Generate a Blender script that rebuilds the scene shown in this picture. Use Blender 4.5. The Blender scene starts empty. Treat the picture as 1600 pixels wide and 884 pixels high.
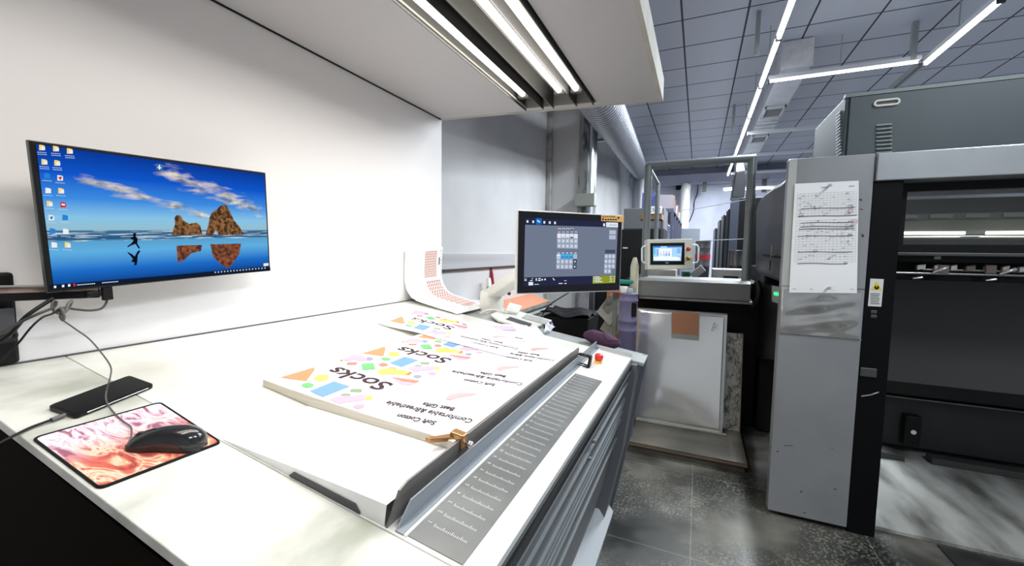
import bpy, bmesh, math, random
import numpy as np
from mathutils import Vector, Matrix
random.seed(7)
S = bpy.context.scene
COL = S.collection
V = Vector
# ------------------------------------------------------------------ camera
F = 648.0; CX, CY = 800.0, 442.0; CH = 1.4
def nrm(v): v = np.array(v, float); return v/np.linalg.norm(v)
_Y = nrm((1091.5-CX, -(397-CY), -F))
_D = nrm((690-CX, -(8900-CY), -F)); _D = nrm(_D-_Y*_D.dot(_Y))
_Z = -_D; _X = np.cross(_Y, _Z)
RM = np.array([_X, _Y, _Z])
CAM = np.array([0, 0, CH])
cd = bpy.data.cameras.new('camera'); co = bpy.data.objects.new('camera', cd); COL.objects.link(co)
cd.sensor_width = 36; cd.lens = F/1600*36; cd.clip_start = .02; cd.clip_end = 100
M4 = Matrix([[*RM[0], 0], [*RM[1], 0], [*RM[2], CH], [0, 0, 0, 1]])
co.matrix_world = M4
S.camera = co
S.view_settings.view_transform = 'Standard'; S.view_settings.look = 'None'
S.view_settings.gamma = 1; S.view_settings.use_curve_mapping = False
S.view_settings.exposure = 0.0
w = bpy.data.worlds.new('world'); S.world = w; w.use_nodes = True
w.node_tree.nodes['Background'].inputs[0].default_value = (.75, .85, 1, 1)
w.node_tree.nodes['Background'].inputs[1].default_value = .35
HOOD_W = 7.5      # power of each canopy tube
ROOM_W = 84.0      # power of each ceiling tube
NEAR_W = 60.0      # tubes of the same rows nearer the photographer

# ------------------------------------------------------------------ geometry of the place
def ray(px, py): return RM @ np.array([px-CX, -(py-CY), -F])
def on(px, py, **k):
    d = ray(px, py); a = list(k)[0]; i = 'xyz'.index(a); t = (k[a]-CAM[i])/d[i]
    return V(CAM+t*d)
def onp(px, py, p, nn):
    d = ray(px, py); p = np.array(p); nn = np.array(nn)
    return V(CAM+d*(np.dot(p-CAM, nn)/np.dot(d, nn)))
SL = .15; XF = -.213; ZF = .89
TN = V((SL, 0, 1)).normalized()
def T(x, y, h=0):                     # point on the sloping desk top, h above it
    return V((x, y, ZF+SL*(XF-x)))+TN*h
def Tq(px, py, h=0): return onp(px, py, T(XF, 2, h), TN)

# ------------------------------------------------------------------ materials
MATS = {}
def mat(name, col, rough=.5, metal=0., emit=0., ecol=None, spec=.5, noise=None, bump=None, alpha=None, trans=0., coat=0.):
    if name in MATS: return MATS[name]
    m = bpy.data.materials.new(name); m.use_nodes = True; nt = m.node_tree
    b = nt.nodes['Principled BSDF']
    b.inputs['Base Color'].default_value = (*col, 1); b.inputs['Roughness'].default_value = rough
    b.inputs['Metallic'].default_value = metal
    b.inputs['Specular IOR Level'].default_value = spec
    b.inputs['Coat Weight'].default_value = coat
    if trans: b.inputs['Transmission Weight'].default_value = trans
    if emit:
        b.inputs['Emission Color'].default_value = (*(ecol or col), 1); b.inputs['Emission Strength'].default_value = emit
    tc = nt.nodes.new('ShaderNodeTexCoord')
    if noise:                         # (scale, colour2, lo, hi, detail, stretch)
        sc, c2, lo, hi = noise[:4]; det = noise[4] if len(noise) > 4 else 5; st = noise[5] if len(noise) > 5 else (1, 1, 1)
        mp = nt.nodes.new('ShaderNodeMapping'); mp.inputs['Scale'].default_value = st
        n = nt.nodes.new('ShaderNodeTexNoise'); n.inputs['Scale'].default_value = sc; n.inputs['Detail'].default_value = det
        r = nt.nodes.new('ShaderNodeValToRGB'); r.color_ramp.elements[0].position = lo; r.color_ramp.elements[1].position = hi
        r.color_ramp.elements[0].color = (*col, 1); r.color_ramp.elements[1].color = (*c2, 1)
        nt.links.new(tc.outputs['Object'], mp.inputs[0]); nt.links.new(mp.outputs[0], n.inputs['Vector'])
        nt.links.new(n.outputs[0], r.inputs[0]); nt.links.new(r.outputs[0], b.inputs['Base Color'])
    if bump:
        n2 = nt.nodes.new('ShaderNodeTexNoise'); n2.inputs['Scale'].default_value = bump[0]; n2.inputs['Detail'].default_value = 4
        bp = nt.nodes.new('ShaderNodeBump'); bp.inputs['Strength'].default_value = bump[1]; bp.inputs['Distance'].default_value = bump[2] if len(bump) > 2 else .01
        nt.links.new(tc.outputs['Object'], n2.inputs['Vector']); nt.links.new(n2.outputs[0], bp.inputs['Height']); nt.links.new(bp.outputs[0], b.inputs['Normal'])
    MATS[name] = m
    return m
def emi(name, col, s=1.):
    if name in MATS: return MATS[name]
    m = bpy.data.materials.new(name); m.use_nodes = True; nt = m.node_tree; nt.nodes.clear()
    e = nt.nodes.new('ShaderNodeEmission'); e.inputs[0].default_value = (*col, 1); e.inputs[1].default_value = s
    o = nt.nodes.new('ShaderNodeOutputMaterial'); nt.links.new(e.outputs[0], o.inputs[0]); MATS[name] = m
    return m
def srgb(r, g, b):
    f = lambda c: (c/255/12.92) if c/255 <= .04045 else ((c/255+.055)/1.055)**2.4
    return (f(r), f(g), f(b))

# ------------------------------------------------------------------ mesh builder
class MB:
    def __init__(s): s.v = []; s.f = []; s.mi = []; s.m = []; s.uv = {}; s.sm = []
    def mid(s, m):
        if m is None: m = '_'
        if m not in s.m: s.m.append(m)
        return s.m.index(m)
    def add(s, vs, fs, m=None, smooth=False):
        o = len(s.v); s.v += [V(x) for x in vs]; k = s.mid(m)
        for f in fs: s.f.append([i+o for i in f]); s.mi.append(k); s.sm.append(smooth)
        return s
    def face(s, pts, m=None): return s.add(pts, [list(range(len(pts)))], m)
    def box(s, lo, hi, m=None):
        x0, y0, z0 = lo; x1, y1, z1 = hi
        return s.hexa([(x0, y0, z0), (x1, y0, z0), (x1, y1, z0), (x0, y1, z0)], [(x0, y0, z1), (x1, y0, z1), (x1, y1, z1), (x0, y1, z1)], m)
    def hexa(s, a, b, m=None):
        n = len(a)
        return s.add(list(a)+list(b), [list(range(n))[::-1], [n+i for i in range(n)]]+[[i, (i+1) % n, n+(i+1) % n, n+i] for i in range(n)], m)
    def prism(s, pts, ext, m=None):
        e = V(ext); return s.hexa([V(p) for p in pts], [V(p)+e for p in pts], m)
    def obox(s, c, dx, dy, dz, m=None):   # centre, half-axis vectors
        c, dx, dy, dz = V(c), V(dx), V(dy), V(dz)
        return s.hexa([c-dx-dy-dz, c+dx-dy-dz, c+dx+dy-dz, c-dx+dy-dz], [c-dx-dy+dz, c+dx-dy+dz, c+dx+dy+dz, c-dx+dy+dz], m)
    def tube(s, pts, r, m=None, n=10, smooth=True, caps=True):
        pts = [V(p) for p in pts]; rings = []; rs = r if isinstance(r, (list, tuple)) else [r]*len(pts)
        up = None
        for i, p in enumerate(pts):
            t = (pts[min(i+1, len(pts)-1)]-pts[max(i-1, 0)]).normalized()
            if up is None:
                up = V((0, 0, 1)) if abs(t.z) < .9 else V((1, 0, 0))
            a = t.cross(up).normalized(); b = a.cross(t).normalized(); up = b
            rings.append([p+(a*math.cos(2*math.pi*k/n)+b*math.sin(2*math.pi*k/n))*rs[i] for k in range(n)])
        vs = [q for rg in rings for q in rg]; fs = []
        for i in range(len(pts)-1):
            for k in range(n): fs.append([i*n+k, i*n+(k+1) % n, (i+1)*n+(k+1) % n, (i+1)*n+k])
        s.add(vs, fs, m, smooth)
        if caps: s.add(rings[0], [list(range(n))[::-1]], m); s.add(rings[-1], [list(range(n))], m)
        return s
    def lathe(s, c, prof, m=None, n=24, ax=(0, 0, 1), smooth=True):
        ax = V(ax).normalized(); a = ax.orthogonal().normalized(); b = ax.cross(a); c = V(c)
        vs = []; fs = []
        for r, h in prof:
            for k in range(n):
                t = 2*math.pi*k/n; vs.append(c+ax*h+(a*math.cos(t)+b*math.sin(t))*max(r, 1e-4))
        for i in range(len(prof)-1):
            for k in range(n): fs.append([i*n+k, i*n+(k+1) % n, (i+1)*n+(k+1) % n, (i+1)*n+k])
        s.add(vs, fs, m, smooth)
        if prof[0][0] > 1e-3: s.add(vs[:n], [list(range(n))[::-1]], m)
        if prof[-1][0] > 1e-3: s.add(vs[-n:], [list(range(n))], m)
        return s
    def grid(s, fn, nu, nv, m=None, smooth=True, uv=True):
        o = len(s.f); ov = len(s.v)
        vs = [fn(i/nu, j/nv) for j in range(nv+1) for i in range(nu+1)]
        fs = [[j*(nu+1)+i, j*(nu+1)+i+1, (j+1)*(nu+1)+i+1, (j+1)*(nu+1)+i] for j in range(nv) for i in range(nu)]
        s.add(vs, fs, m, smooth)
        if uv:
            for k, f in enumerate(fs): s.uv[o+k] = [((q % (nu+1))/nu, (q//(nu+1))/nv) for q in f]
        return s
    def build(s, name, mt=None, parent=None, bevel=0, kind=None, fix=True, solid=0, sub=0):
        org = V(wloc(parent)) if parent else V((0, 0, 0))
        if not parent and s.v:
            xs = [v.x for v in s.v]; ys = [v.y for v in s.v]; zs = [v.z for v in s.v]
            org = V(((min(xs)+max(xs))/2, (min(ys)+max(ys))/2, min(zs)))
        me = bpy.data.meshes.new(name); me.from_pydata([v-org for v in s.v], [], s.f)
        for k in s.m: me.materials.append(mt if k == '_' else k)
        me.polygons.foreach_set('material_index', s.mi); me.polygons.foreach_set('use_smooth', s.sm)
        if s.uv:
            ul = me.uv_layers.new(name='UVMap')
            for fi, uvs in s.uv.items():
                for li, c in zip(me.polygons[fi].loop_indices, uvs): ul.data[li].uv = c
        me.update()
        if fix:
            bm = bmesh.new(); bm.from_mesh(me); bmesh.ops.recalc_face_normals(bm, faces=bm.faces); bm.to_mesh(me); bm.free()
        o = bpy.data.objects.new(name, me); COL.objects.link(o)
        if parent: o.parent = parent
        else: o.location = org
        if solid: sd = o.modifiers.new('s', 'SOLIDIFY'); sd.thickness = solid; sd.offset = 0
        if bevel: bv = o.modifiers.new('b', 'BEVEL'); bv.width = bevel; bv.segments = 2; bv.limit_method = 'ANGLE'; bv.angle_limit = .7
        if sub: sb = o.modifiers.new('u', 'SUBSURF'); sb.levels = sub; sb.render_levels = sub
        if kind: o['kind'] = kind
        return o
def wloc(o):
    l = V((0, 0, 0))
    while o: l = l+o.location; o = o.parent
    return l
def thing(name, label, cat, loc, group=None):
    o = bpy.data.objects.new(name, None); COL.objects.link(o); o.location = loc; o.empty_display_size = .05
    o['label'] = label; o['category'] = cat
    if group: o['group'] = group
    return o
def tag(o, label, cat, group=None, kind=None):
    o['label'] = label; o['category'] = cat
    if group: o['group'] = group
    if kind: o['kind'] = kind
    return o
def copy_tree(o, parent=None, off=None):
    c = o.copy(); COL.objects.link(c); c.parent = parent
    if off is not None: c.location = V(o.location)+V(off)
    for ch in list(o.children): copy_tree(ch, c)
    return c
def smooth_path(pts, n=8):
    P = [V(p) for p in pts]; out = []
    for i in range(len(P)-1):
        a = P[max(i-1, 0)]; b = P[i]; c = P[i+1]; d = P[min(i+2, len(P)-1)]
        for k in range(n):
            t = k/n; out.append(.5*((2*b)+(c-a)*t+(2*a-5*b+4*c-d)*t*t+(3*b-a-3*c+d)*t**3))
    out.append(P[-1]); return out
_tc = {}
def glyphs(txt, bold=0., align='CENTER'):
    k = (txt, bold, align)
    if k in _tc: return _tc[k]
    cu = bpy.data.curves.new('t', 'FONT'); cu.body = txt; cu.size = 1; cu.align_x = align; cu.align_y = 'CENTER'; cu.offset = bold; cu.resolution_u = 3
    o = bpy.data.objects.new('t', cu); COL.objects.link(o); dg = bpy.context.evaluated_depsgraph_get(); dg.update()
    me = bpy.data.meshes.new_from_object(o.evaluated_get(dg))
    r = ([v.co.copy() for v in me.vertices], [list(p.vertices) for p in me.polygons])
    bpy.data.objects.remove(o); bpy.data.curves.remove(cu); bpy.data.meshes.remove(me)
    _tc[k] = r; return r
def text(mb, txt, fn, size, m, bold=0., align='CENTER'):   # fn(x,y)->world, x,y in metres in the text's own frame
    vs, fs = glyphs(txt, bold, align)
    mb.add([fn(v.x*size, v.y*size) for v in vs], fs, m)
def frame(c, ux, uy, off=0):
    c, ux, uy = V(c), V(ux).normalized(), V(uy).normalized(); n = ux.cross(uy).normalized()
    return lambda x, y: c+ux*x+uy*y+n*off

# ------------------------------------------------------------------ common materials
M_white = mat('desk_white', (.78, .77, .71), .42, noise=(3.2, (.55, .54, .45), .5, .8, 8))
M_worn = mat('desk_worn', (.74, .73, .67), .4, noise=(5, (.40, .41, .34), .46, .68, 10, (1.4, .7, 1)))
M_plate = mat('plate_white', (.90, .90, .89), .45)
M_back = mat('backdrop_white', (.86, .83, .81), .6)
M_steel = mat('steel', (.30, .28, .265), .42, .55, noise=(9, (.17, .16, .15), .4, .7, 6, (1, .2, 1)))
M_alu = mat('aluminium', (.62, .66, .70), .38, .7)
M_grey = mat('console_grey', (.13, .135, .15), .5)
M_lgrey = mat('console_light', (.5, .52, .54), .45)
M_blk = mat('black_paint', (.007, .007, .0075), .42, spec=.22)
M_blkm = mat('black_matte', (.010, .010, .011), .7, spec=.2)
M_dark = mat('dark_grey', (.055, .056, .06), .45)
M_cable = mat('cable_black', (.010, .0095, .009), .5, spec=.25)
M_paper = mat('paper', (.93, .93, .93), .7)
M_cream = mat('cream_plastic', (.72, .71, .65), .45)
M_glass = mat('glass_pane', (.55, .58, .56), .05, 0, trans=.9)

# ------------------------------------------------------------------ setting
WX = -1.95; WR = 5.2; YF = 13.0; YB = -2.6; ZC = 3.8
def wall_mat(name, c1, c2):
    return mat(name, c1, .8, noise=(1.6, c2, .45, .75, 9), bump=(30, .15, .004))
M_wall = wall_mat('plaster_grey', (.58, .58, .575), (.51, .51, .51))
M_wallb = wall_mat('plaster_blue', (.50, .52, .62), (.42, .44, .54))
floor_m = bpy.data.materials.new('floor_terrazzo'); floor_m.use_nodes = True
def _floor():
    nt = floor_m.node_tree; b = nt.nodes['Principled BSDF']; L = nt.links.new
    tc = nt.nodes.new('ShaderNodeTexCoord')
    def noise(sc, det): n = nt.nodes.new('ShaderNodeTexNoise'); n.inputs['Scale'].default_value = sc; n.inputs['Detail'].default_value = det; L(tc.outputs['Object'], n.inputs['Vector']); return n
    def ramp(src, els):
        r = nt.nodes.new('ShaderNodeValToRGB'); e = r.color_ramp.elements
        e[0].position, e[0].color = els[0][0], (*els[0][1], 1); e[1].position, e[1].color = els[-1][0], (*els[-1][1], 1)
        for p, c in els[1:-1]: q = e.new(p); q.color = (*c, 1)
        L(src, r.inputs[0]); return r
    big = ramp(noise(1.5, 8).outputs[0], [(.36, (.022, .023, .021)), (.5, (.062, .060, .050)), (.64, (.21, .198, .165))])
    vor = nt.nodes.new('ShaderNodeTexVoronoi'); vor.inputs['Scale'].default_value = 115; L(tc.outputs['Object'], vor.inputs['Vector'])
    chips = ramp(vor.outputs['Color'], [(.55, (0, 0, 0)), (.8, (.32, .32, .25))])
    msk = ramp(noise(2.3, 5).outputs[0], [(.45, (0, 0, 0)), (.62, (1, 1, 1))])
    mul = nt.nodes.new('ShaderNodeMix'); mul.data_type = 'RGBA'; mul.blend_type = 'MULTIPLY'; mul.inputs[0].default_value = 1
    L(chips.outputs[0], mul.inputs[6]); L(msk.outputs[0], mul.inputs[7])
    add = nt.nodes.new('ShaderNodeMix'); add.data_type = 'RGBA'; add.blend_type = 'ADD'; add.inputs[0].default_value = .38
    L(big.outputs[0], add.inputs[6]); L(mul.outputs[2], add.inputs[7])
    br = nt.nodes.new('ShaderNodeTexBrick'); br.offset = 0; br.inputs['Scale'].default_value = 1
    br.inputs['Color1'].default_value = br.inputs['Color2'].default_value = (0, 0, 0, 1); br.inputs['Mortar'].default_value = (.13, .13, .12, 1)
    br.inputs['Mortar Size'].default_value = .003; br.inputs['Brick Width'].default_value = .8; br.inputs['Row Height'].default_value = .8
    L(tc.outputs['Object'], br.inputs['Vector'])
    ad2 = nt.nodes.new('ShaderNodeMix'); ad2.data_type = 'RGBA'; ad2.blend_type = 'ADD'; ad2.inputs[0].default_value = .6
    L(add.outputs[2], ad2.inputs[6]); L(br.outputs['Color'], ad2.inputs[7]); L(ad2.outputs[2], b.inputs['Base Color'])
    rr = ramp(noise(3, 6).outputs[0], [(.35, (.28, .28, .28)), (.65, (.6, .6, .6))]); L(rr.outputs[0], b.inputs['Roughness'])
_floor()
MB().box((WX-.1, YB-.1, -.1), (WR+.1, YF+.1, 0)).build('floor', floor_m, kind='structure')
ceil_m = bpy.data.materials.new('ceiling_tile'); ceil_m.use_nodes = True
def _ceil():
    nt = ceil_m.node_tree; b = nt.nodes['Principled BSDF']; L = nt.links.new; b.inputs['Roughness'].default_value = .8
    tc = nt.nodes.new('ShaderNodeTexCoord'); mp = nt.nodes.new('ShaderNodeMapping')
    mp.inputs['Location'].default_value = (CO[0], CO[1], 0); L(tc.outputs['Object'], mp.inputs[0])
    br = nt.nodes.new('ShaderNodeTexBrick'); br.offset = 0; br.inputs['Scale'].default_value = 1
    br.inputs['Color1'].default_value = (.60, .63, .72, 1); br.inputs['Color2'].default_value = (.56, .59, .68, 1); br.inputs['Mortar'].default_value = (.05, .055, .07, 1)
    br.inputs['Mortar Size'].default_value = .010; br.inputs['Mortar Smooth'].default_value = .1; br.inputs['Brick Width'].default_value = .6; br.inputs['Row Height'].default_value = .6
    L(mp.outputs[0], br.inputs['Vector']); L(br.outputs['Color'], b.inputs['Base Color'])
    n = nt.nodes.new('ShaderNodeTexNoise'); n.inputs['Scale'].default_value = 60; n.inputs['Detail'].default_value = 3; bp = nt.nodes.new('ShaderNodeBump'); bp.inputs['Strength'].default_value = .5; bp.inputs['Distance'].default_value = .008
    L(tc.outputs['Object'], n.inputs['Vector']); L(n.outputs[0], bp.inputs['Height']); L(bp.outputs[0], b.inputs['Normal'])
_cx = (WX-.1+WR+.1)/2; _cy = (YB+YF)/2
CO = (_cx+.255+.6*20, _cy-4.78+.6*20)     # seam lines at x=-.255+.6k, y=4.78+.6k
_ceil()
MB().box((WX-.1, YB-.1, ZC), (WR+.1, YF+.1, ZC+.1)).build('ceiling', ceil_m, kind='structure')
MB().box((WX-.1, YB, 0), (WX, YF, ZC)).build('wall_left', M_wall, kind='structure')
MB().box((WR, YB, 0), (WR+.1, YF, ZC)).build('wall_right', M_wallb, kind='structure')
MB().box((WX-.1, YB-.1, 0), (WR+.1, YB, ZC)).build('wall_front', M_wall, kind='structure')
# far wall with the barred window opening
wa = on(996, 276, y=YF); wb = on(1010, 303, y=YF)
fw = MB()
for lo, hi in (((WX, 0), (wa.x, ZC)), ((wb.x, 0), (WR, ZC)), ((wa.x, 0), (wb.x, wb.z)), ((wa.x, wa.z), (wb.x, ZC))):
    fw.box((lo[0], YF, lo[1]), (hi[0], YF+.12, hi[1]))
fw.build('wall_far', M_wallb, kind='structure')
wn = MB(); wn.box((wa.x, YF+.08, wb.z), (wb.x, YF+.09, wa.z), emi('daylight', (.85, .93, 1), 2.2))
wo = wn.build('window_1', M_white, kind='structure')
g = MB()
for i in range(6): z = wb.z+(wa.z-wb.z)*i/5; g.box((wa.x, YF+.02, z-.008), (wb.x, YF+.04, z+.008))
for i in range(4): x = wa.x+(wb.x-wa.x)*i/3; g.box((x-.008, YF+.02, wb.z), (x+.008, YF+.04, wa.z))
g.build('window_bars', M_dark, wo)
# plaster column standing out of the left wall
CYc = 5.5
MB().box((WX, CYc, 0), (-1.45, CYc+.45, ZC)).build('wall_column', M_wall, kind='structure')
MB().box((-1.50, CYc-.05, 0), (-1.37, CYc+.45, ZC)).box((-1.37, CYc-.02, 0), (-1.33, CYc+.1, ZC), M_alu).build('trim_2', mat('steel_profile', (.30, .31, .30), .5, .6, noise=(14, (.08, .08, .07), .5, .65, 8, (1, 1, .3))), kind='structure', bevel=.004)
MB().box((WX, CYc-.06, 0), (WX+.07, CYc, ZC)).build('trim_3', mat('conduit', (.42, .42, .40), .6, noise=(9, (.2, .2, .18), .5, .7, 8)), kind='structure', bevel=.01)
MB().box((WX, 2.2, 1.24), (WX+.02, CYc-.06, 1.375)).box((WX, 2.2, 1.235), (WX+.035, CYc-.06, 1.245), M_dark).build('trim_1', mat('dado', (.44, .44, .45), .7), kind='structure')
MB().box((WX, CYc+.45, 0), (WX+.02, YF, 1.3)).build('trim_4', mat('dado_dark', (.25, .26, .30), .7), kind='structure')
# concrete beams on far wall
MB().box((WX, YF-.35, 3.35), (WR, YF, 3.6)).build('trim_5', M_wallb, kind='structure')

# ------------------------------------------------------------------ lamps
M_tube = emi('cool_tube', (.93, .97, 1.0), 9)
M_tubew = emi('warm_tube', (1.0, .965, .90), 5)
def area(parent, loc, sx, sy, power, col, name='lamp_light', rot=(0, 0, 0)):
    l = bpy.data.lights.new(name, 'AREA'); l.shape = 'RECTANGLE'; l.size = sx; l.size_y = sy; l.energy = power; l.color = col
    o = bpy.data.objects.new(name, l); COL.objects.link(o); o.rotation_euler = rot
    if parent: o.parent = parent; o.location = V(loc)-V(wloc(parent))
    else: o.location = loc
    return o
M_chan = mat('galvanised', (.45, .47, .46), .4, .6)
M_bat = mat('batten', (.75, .77, .8), .4)
def batten(x, y, z, L, label, along='y', lit=True, power=ROOM_W, group='linear tube lights', tr=.018):
    t = thing('linear_tube_light', label, 'ceiling light', (x, y, z), group)
    a = V((0, L/2-.008, 0)) if along == 'y' else V((L/2-.008, 0, 0)); b = V((.028, 0, 0)) if along == 'y' else V((0, .028, 0))
    MB().obox((x, y, z+.035), a, b, (0, 0, .022)).build('housing', M_bat, t, bevel=.004)
    e = a.normalized()
    MB().tube([V((x, y, z-.005))-a+e*.02, V((x, y, z-.005))+a-e*.02], tr, n=10).build('tube', M_tube if lit else M_bat, t)
    for s_ in (-1, 1): MB().obox(V((x, y, z))+a*s_, e*.008, b*.9, (0, 0, .024)).build('end_cap', M_dark, t)
    MB().box((x-.004, y-.004, z+.055), (x+.004, y+.004, ZC)).build('hanger_rod', M_chan, t)
    if lit:
        sz = (.05, L-.06) if along == 'y' else (L-.06, .05)
        area(t, (x, y, z-.035), sz[0], sz[1], power, (.86, .93, 1.0))
    return t
ROWS = ['nearest the camera', 'second', 'third', 'fourth', 'fifth', 'sixth', 'seventh', 'eighth']
for k in range(7):
    y = 4.03+1.22*k
    lab = f'white tube light of the long row left of the duct, {ROWS[k]} in view' if k < 8 else ''
    batten(.59, y, 3.4, 1.22, lab, group='long row of tube lights left of the duct')
batten(1.32, 5.73, 3.4, 1.36, 'cross batten tube light joining the two long rows', 'x', power=14, tr=.008)
for k in range(1): batten(2.06, 5.22, 3.4, 1.2, 'tube light above the grey ventilated cabinet at the right')
batten(1.55, 12.1, 3.05, 2.1, 'horizontal tube light on the far wall behind the press units', 'x', power=1.5, tr=.010)
# tubes of the same two rows over the photographer, which light the nearer half of the room
for x, y in ((2.06, 1.6), (2.06, -.4)):
    batten(x, y, 3.4, 1.22, 'tube light of the rows behind the camera', power=NEAR_W, group='tube lights behind the camera')
# hanger channels of the light rows
for nm, (x, y) in (('nearest to the camera', (.44, 4.9)), ('farther, beside the third tube', (.42, 7.7))):
    tag(MB().box((x-.02, y-.02, 3.38), (x+.02, y+.02, ZC)).build('ceiling_hanger', M_chan, bevel=.003), f'metal hanger channel left of the long light row, {nm}', 'hanger')
tag(MB().box((1.90, 5.7, 3.42), (1.95, 5.75, ZC)).build('ceiling_hanger', M_chan, bevel=.003), 'steel hanger rod at the right end of the cross batten', 'hanger')
tr = MB()
for dx in (-.03, .03): tr.box((2.06+dx-.012, 5.9, 3.42), (2.06+dx+.012, 12.5, 3.46))
tag(tr.build('cable_tray', M_chan), 'double rail cable tray continuing behind the right tube light', 'cable tray')
for i, y in enumerate((7.9, 9.6, 11.6)):
    tag(MB().box((.64, y-.03, 3.355), (3.4, y+.03, 3.40)).build('cross_rail', M_bat, bevel=.004), f'pale cross rail under the ceiling, {["nearest of three, behind the first duct vent", "middle of three", "farthest of three"][i]}', 'rail')

# air duct box with vents
M_duct = mat('duct_white', (.62, .64, .68), .45, .2, noise=(4, (.5, .52, .56), .4, .7))
dt = thing('air_duct', 'white rectangular air duct with square vents under the ceiling', 'air duct', (.9, 5.66, 3.49))
MB().box((.752, 5.66, 3.49), (1.06, 5.67, 3.79)).build('end_panel', mat('duct_panel', (.78, .78, .80), .6, noise=(12, (.66, .66, .69), .4, .7)), dt, bevel=.004)
MB().box((.76, 5.67, 3.5), (1.05, 12.6, ZC-.002)).build('duct_body', M_duct, dt, bevel=.006)
for y in (7.0, 8.55, 10.1, 11.4):
    v = MB()
    for a, b in (((.775, y), (.80, y+.5)), ((1.01, y), (1.035, y+.5)), ((.775, y), (1.035, y+.05)), ((.775, y+.45), (1.035, y+.5))): v.box((a[0], a[1], 3.47), (b[0], b[1], 3.5))
    vo = v.build('vent', M_duct, dt, bevel=.004)
    gl = MB(); gl.box((.80, y+.05, 3.494), (1.01, y+.45, 3.498), M_dark)
    for i in range(9): gl.box((.80, y+.07+i*.043, 3.482), (1.01, y+.078+i*.043, 3.494))
    gl.build('grille', mat('grille', (.35, .36, .36), .5), vo)
for y in (7.75, 7.95, 8.15): MB().box((.755, y, 3.488), (1.055, y+.03, 3.5)).build('flange', M_duct, dt, bevel=.003)

# spiral duct
p0 = on(942, 165, y=4.4); p1 = on(1001, 268, y=11.2)
sp = thing('spiral_duct', 'large round spiral metal duct running along the left wall', 'air duct', p0)
p0 = p0+(p0-p1)*.2; N = 105; pts = []; rs = []
for i in range(N+1):
    t = i/N
    for dr, dt_ in ((0, 0), (.016, .3/N), (0, .6/N)):
        if t+dt_ <= 1: pts.append(p0.lerp(p1, t+dt_)); rs.append(.205)
gm = mat('galv_duct', (.42, .45, .50), .38, .7)
def _ridges(nt):
    b = nt.nodes['Principled BSDF']; L = nt.links.new; tc = nt.nodes.new('ShaderNodeTexCoord'); sx = nt.nodes.new('ShaderNodeSeparateXYZ'); L(tc.outputs['Object'], sx.inputs[0])
    m1 = nt.nodes.new('ShaderNodeMath'); m1.operation = 'MULTIPLY_ADD'; L(sx.outputs[1], m1.inputs[0]); m1.inputs[1].default_value = 75; L(sx.outputs[0], m1.inputs[2])
    m2 = nt.nodes.new('ShaderNodeMath'); m2.operation = 'SINE'; L(m1.outputs[0], m2.inputs[0])
    r_ = nt.nodes.new('ShaderNodeValToRGB'); r_.color_ramp.elements[0].position = .0; r_.color_ramp.elements[1].position = .55; r_.color_ramp.elements[0].color = (.20, .21, .23, 1); r_.color_ramp.elements[1].color = (.46, .49, .54, 1)
    L(m2.outputs[0], r_.inputs[0]); L(r_.outputs[0], b.inputs['Base Color'])
    bp = nt.nodes.new('ShaderNodeBump'); bp.inputs['Strength'].default_value = 1; bp.inputs['Distance'].default_value = .03; L(m2.outputs[0], bp.inputs['Height']); L(bp.outputs[0], b.inputs['Normal'])
_ridges(gm.node_tree)
MB().tube(pts, rs, n=28).build('duct_pipe', gm, sp)
pe = p1+V((0, -.02, -.1))
MB().tube([pe, pe+V((0, .02, -1.3))], .19, n=24).build('duct_drop', mat('galv_duct2', (.28, .30, .33), .4, .6), sp)
b = on(948, 218, y=6.2); hb = MB(); hb.box((b.x-.36, b.y-.02, b.z-.02), (b.x+.26, b.y+.02, b.z+.02))
for dx in (-.35, .25): hb.box((b.x+dx-.006, b.y-.006, b.z), (b.x+dx+.006, b.y+.006, ZC))
hb.build('duct_bracket', M_chan, sp)
tag(MB().box((-1.5, CYc-.2, 2.0), (-1.24, CYc-.05, 2.16)).build('junction_box', mat('box_green', (.28, .30, .27), .5), bevel=.006), 'grey green electrical box fixed on the column behind the touch screen', 'electrical box')

# ================================================================== CONSOLE
XW = -1.589
YN = .32; YS = .525; YE = 2.035
XT = -.273                                 # right edge of the white top
con = thing('control_console', 'large white and grey press control desk with sloping top', 'control desk', (-.8, 1.2, 0))
def slab(x0, x1, y0, y1, h0, h1, m=None, mb=None):
    mb = mb or MB(); return mb.hexa([T(x0, y0, h0), T(x1, y0, h0), T(x1, y1, h0), T(x0, y1, h0)], [T(x0, y0, h1), T(x1, y0, h1), T(x1, y1, h1), T(x0, y1, h1)], m)
slab(XW, XT, YN, YS-.001, -.02, 0).build('near_top', M_worn, con, bevel=.002)
mt = slab(XW, XT, YS+.001, YE, -.02, 0)
mt.build('table_top', M_white, con, bevel=.002)
fb = slab(-1.589, XF, YE+.001, 2.215, -.03, -.012); fb.build('far_ledge', mat('ledge', (.36, .38, .38), .35, noise=(6, (.25, .26, .25), .4, .7, 8)), con, bevel=.003)
slab(-1.588, -.95, 2.216, 2.46, -.05, -.012).build('rear_ledge', mat('ledge2', (.55, .55, .52), .4, noise=(6, (.4, .4, .37), .4, .7, 8)), con, bevel=.003)
# black side and body under the top
sd = MB(); sd.prism([(XW, YN+.004, .0), (-.45, YN+.004, .0), (-.285, YN+.004, .86), (XW, YN+.004, T(XW, 0, -.022).z)], (0, .03, 0))
sd.build('side_panel', mat('side_black', (.008, .0045, .004), .8, spec=.03), con)
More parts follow.
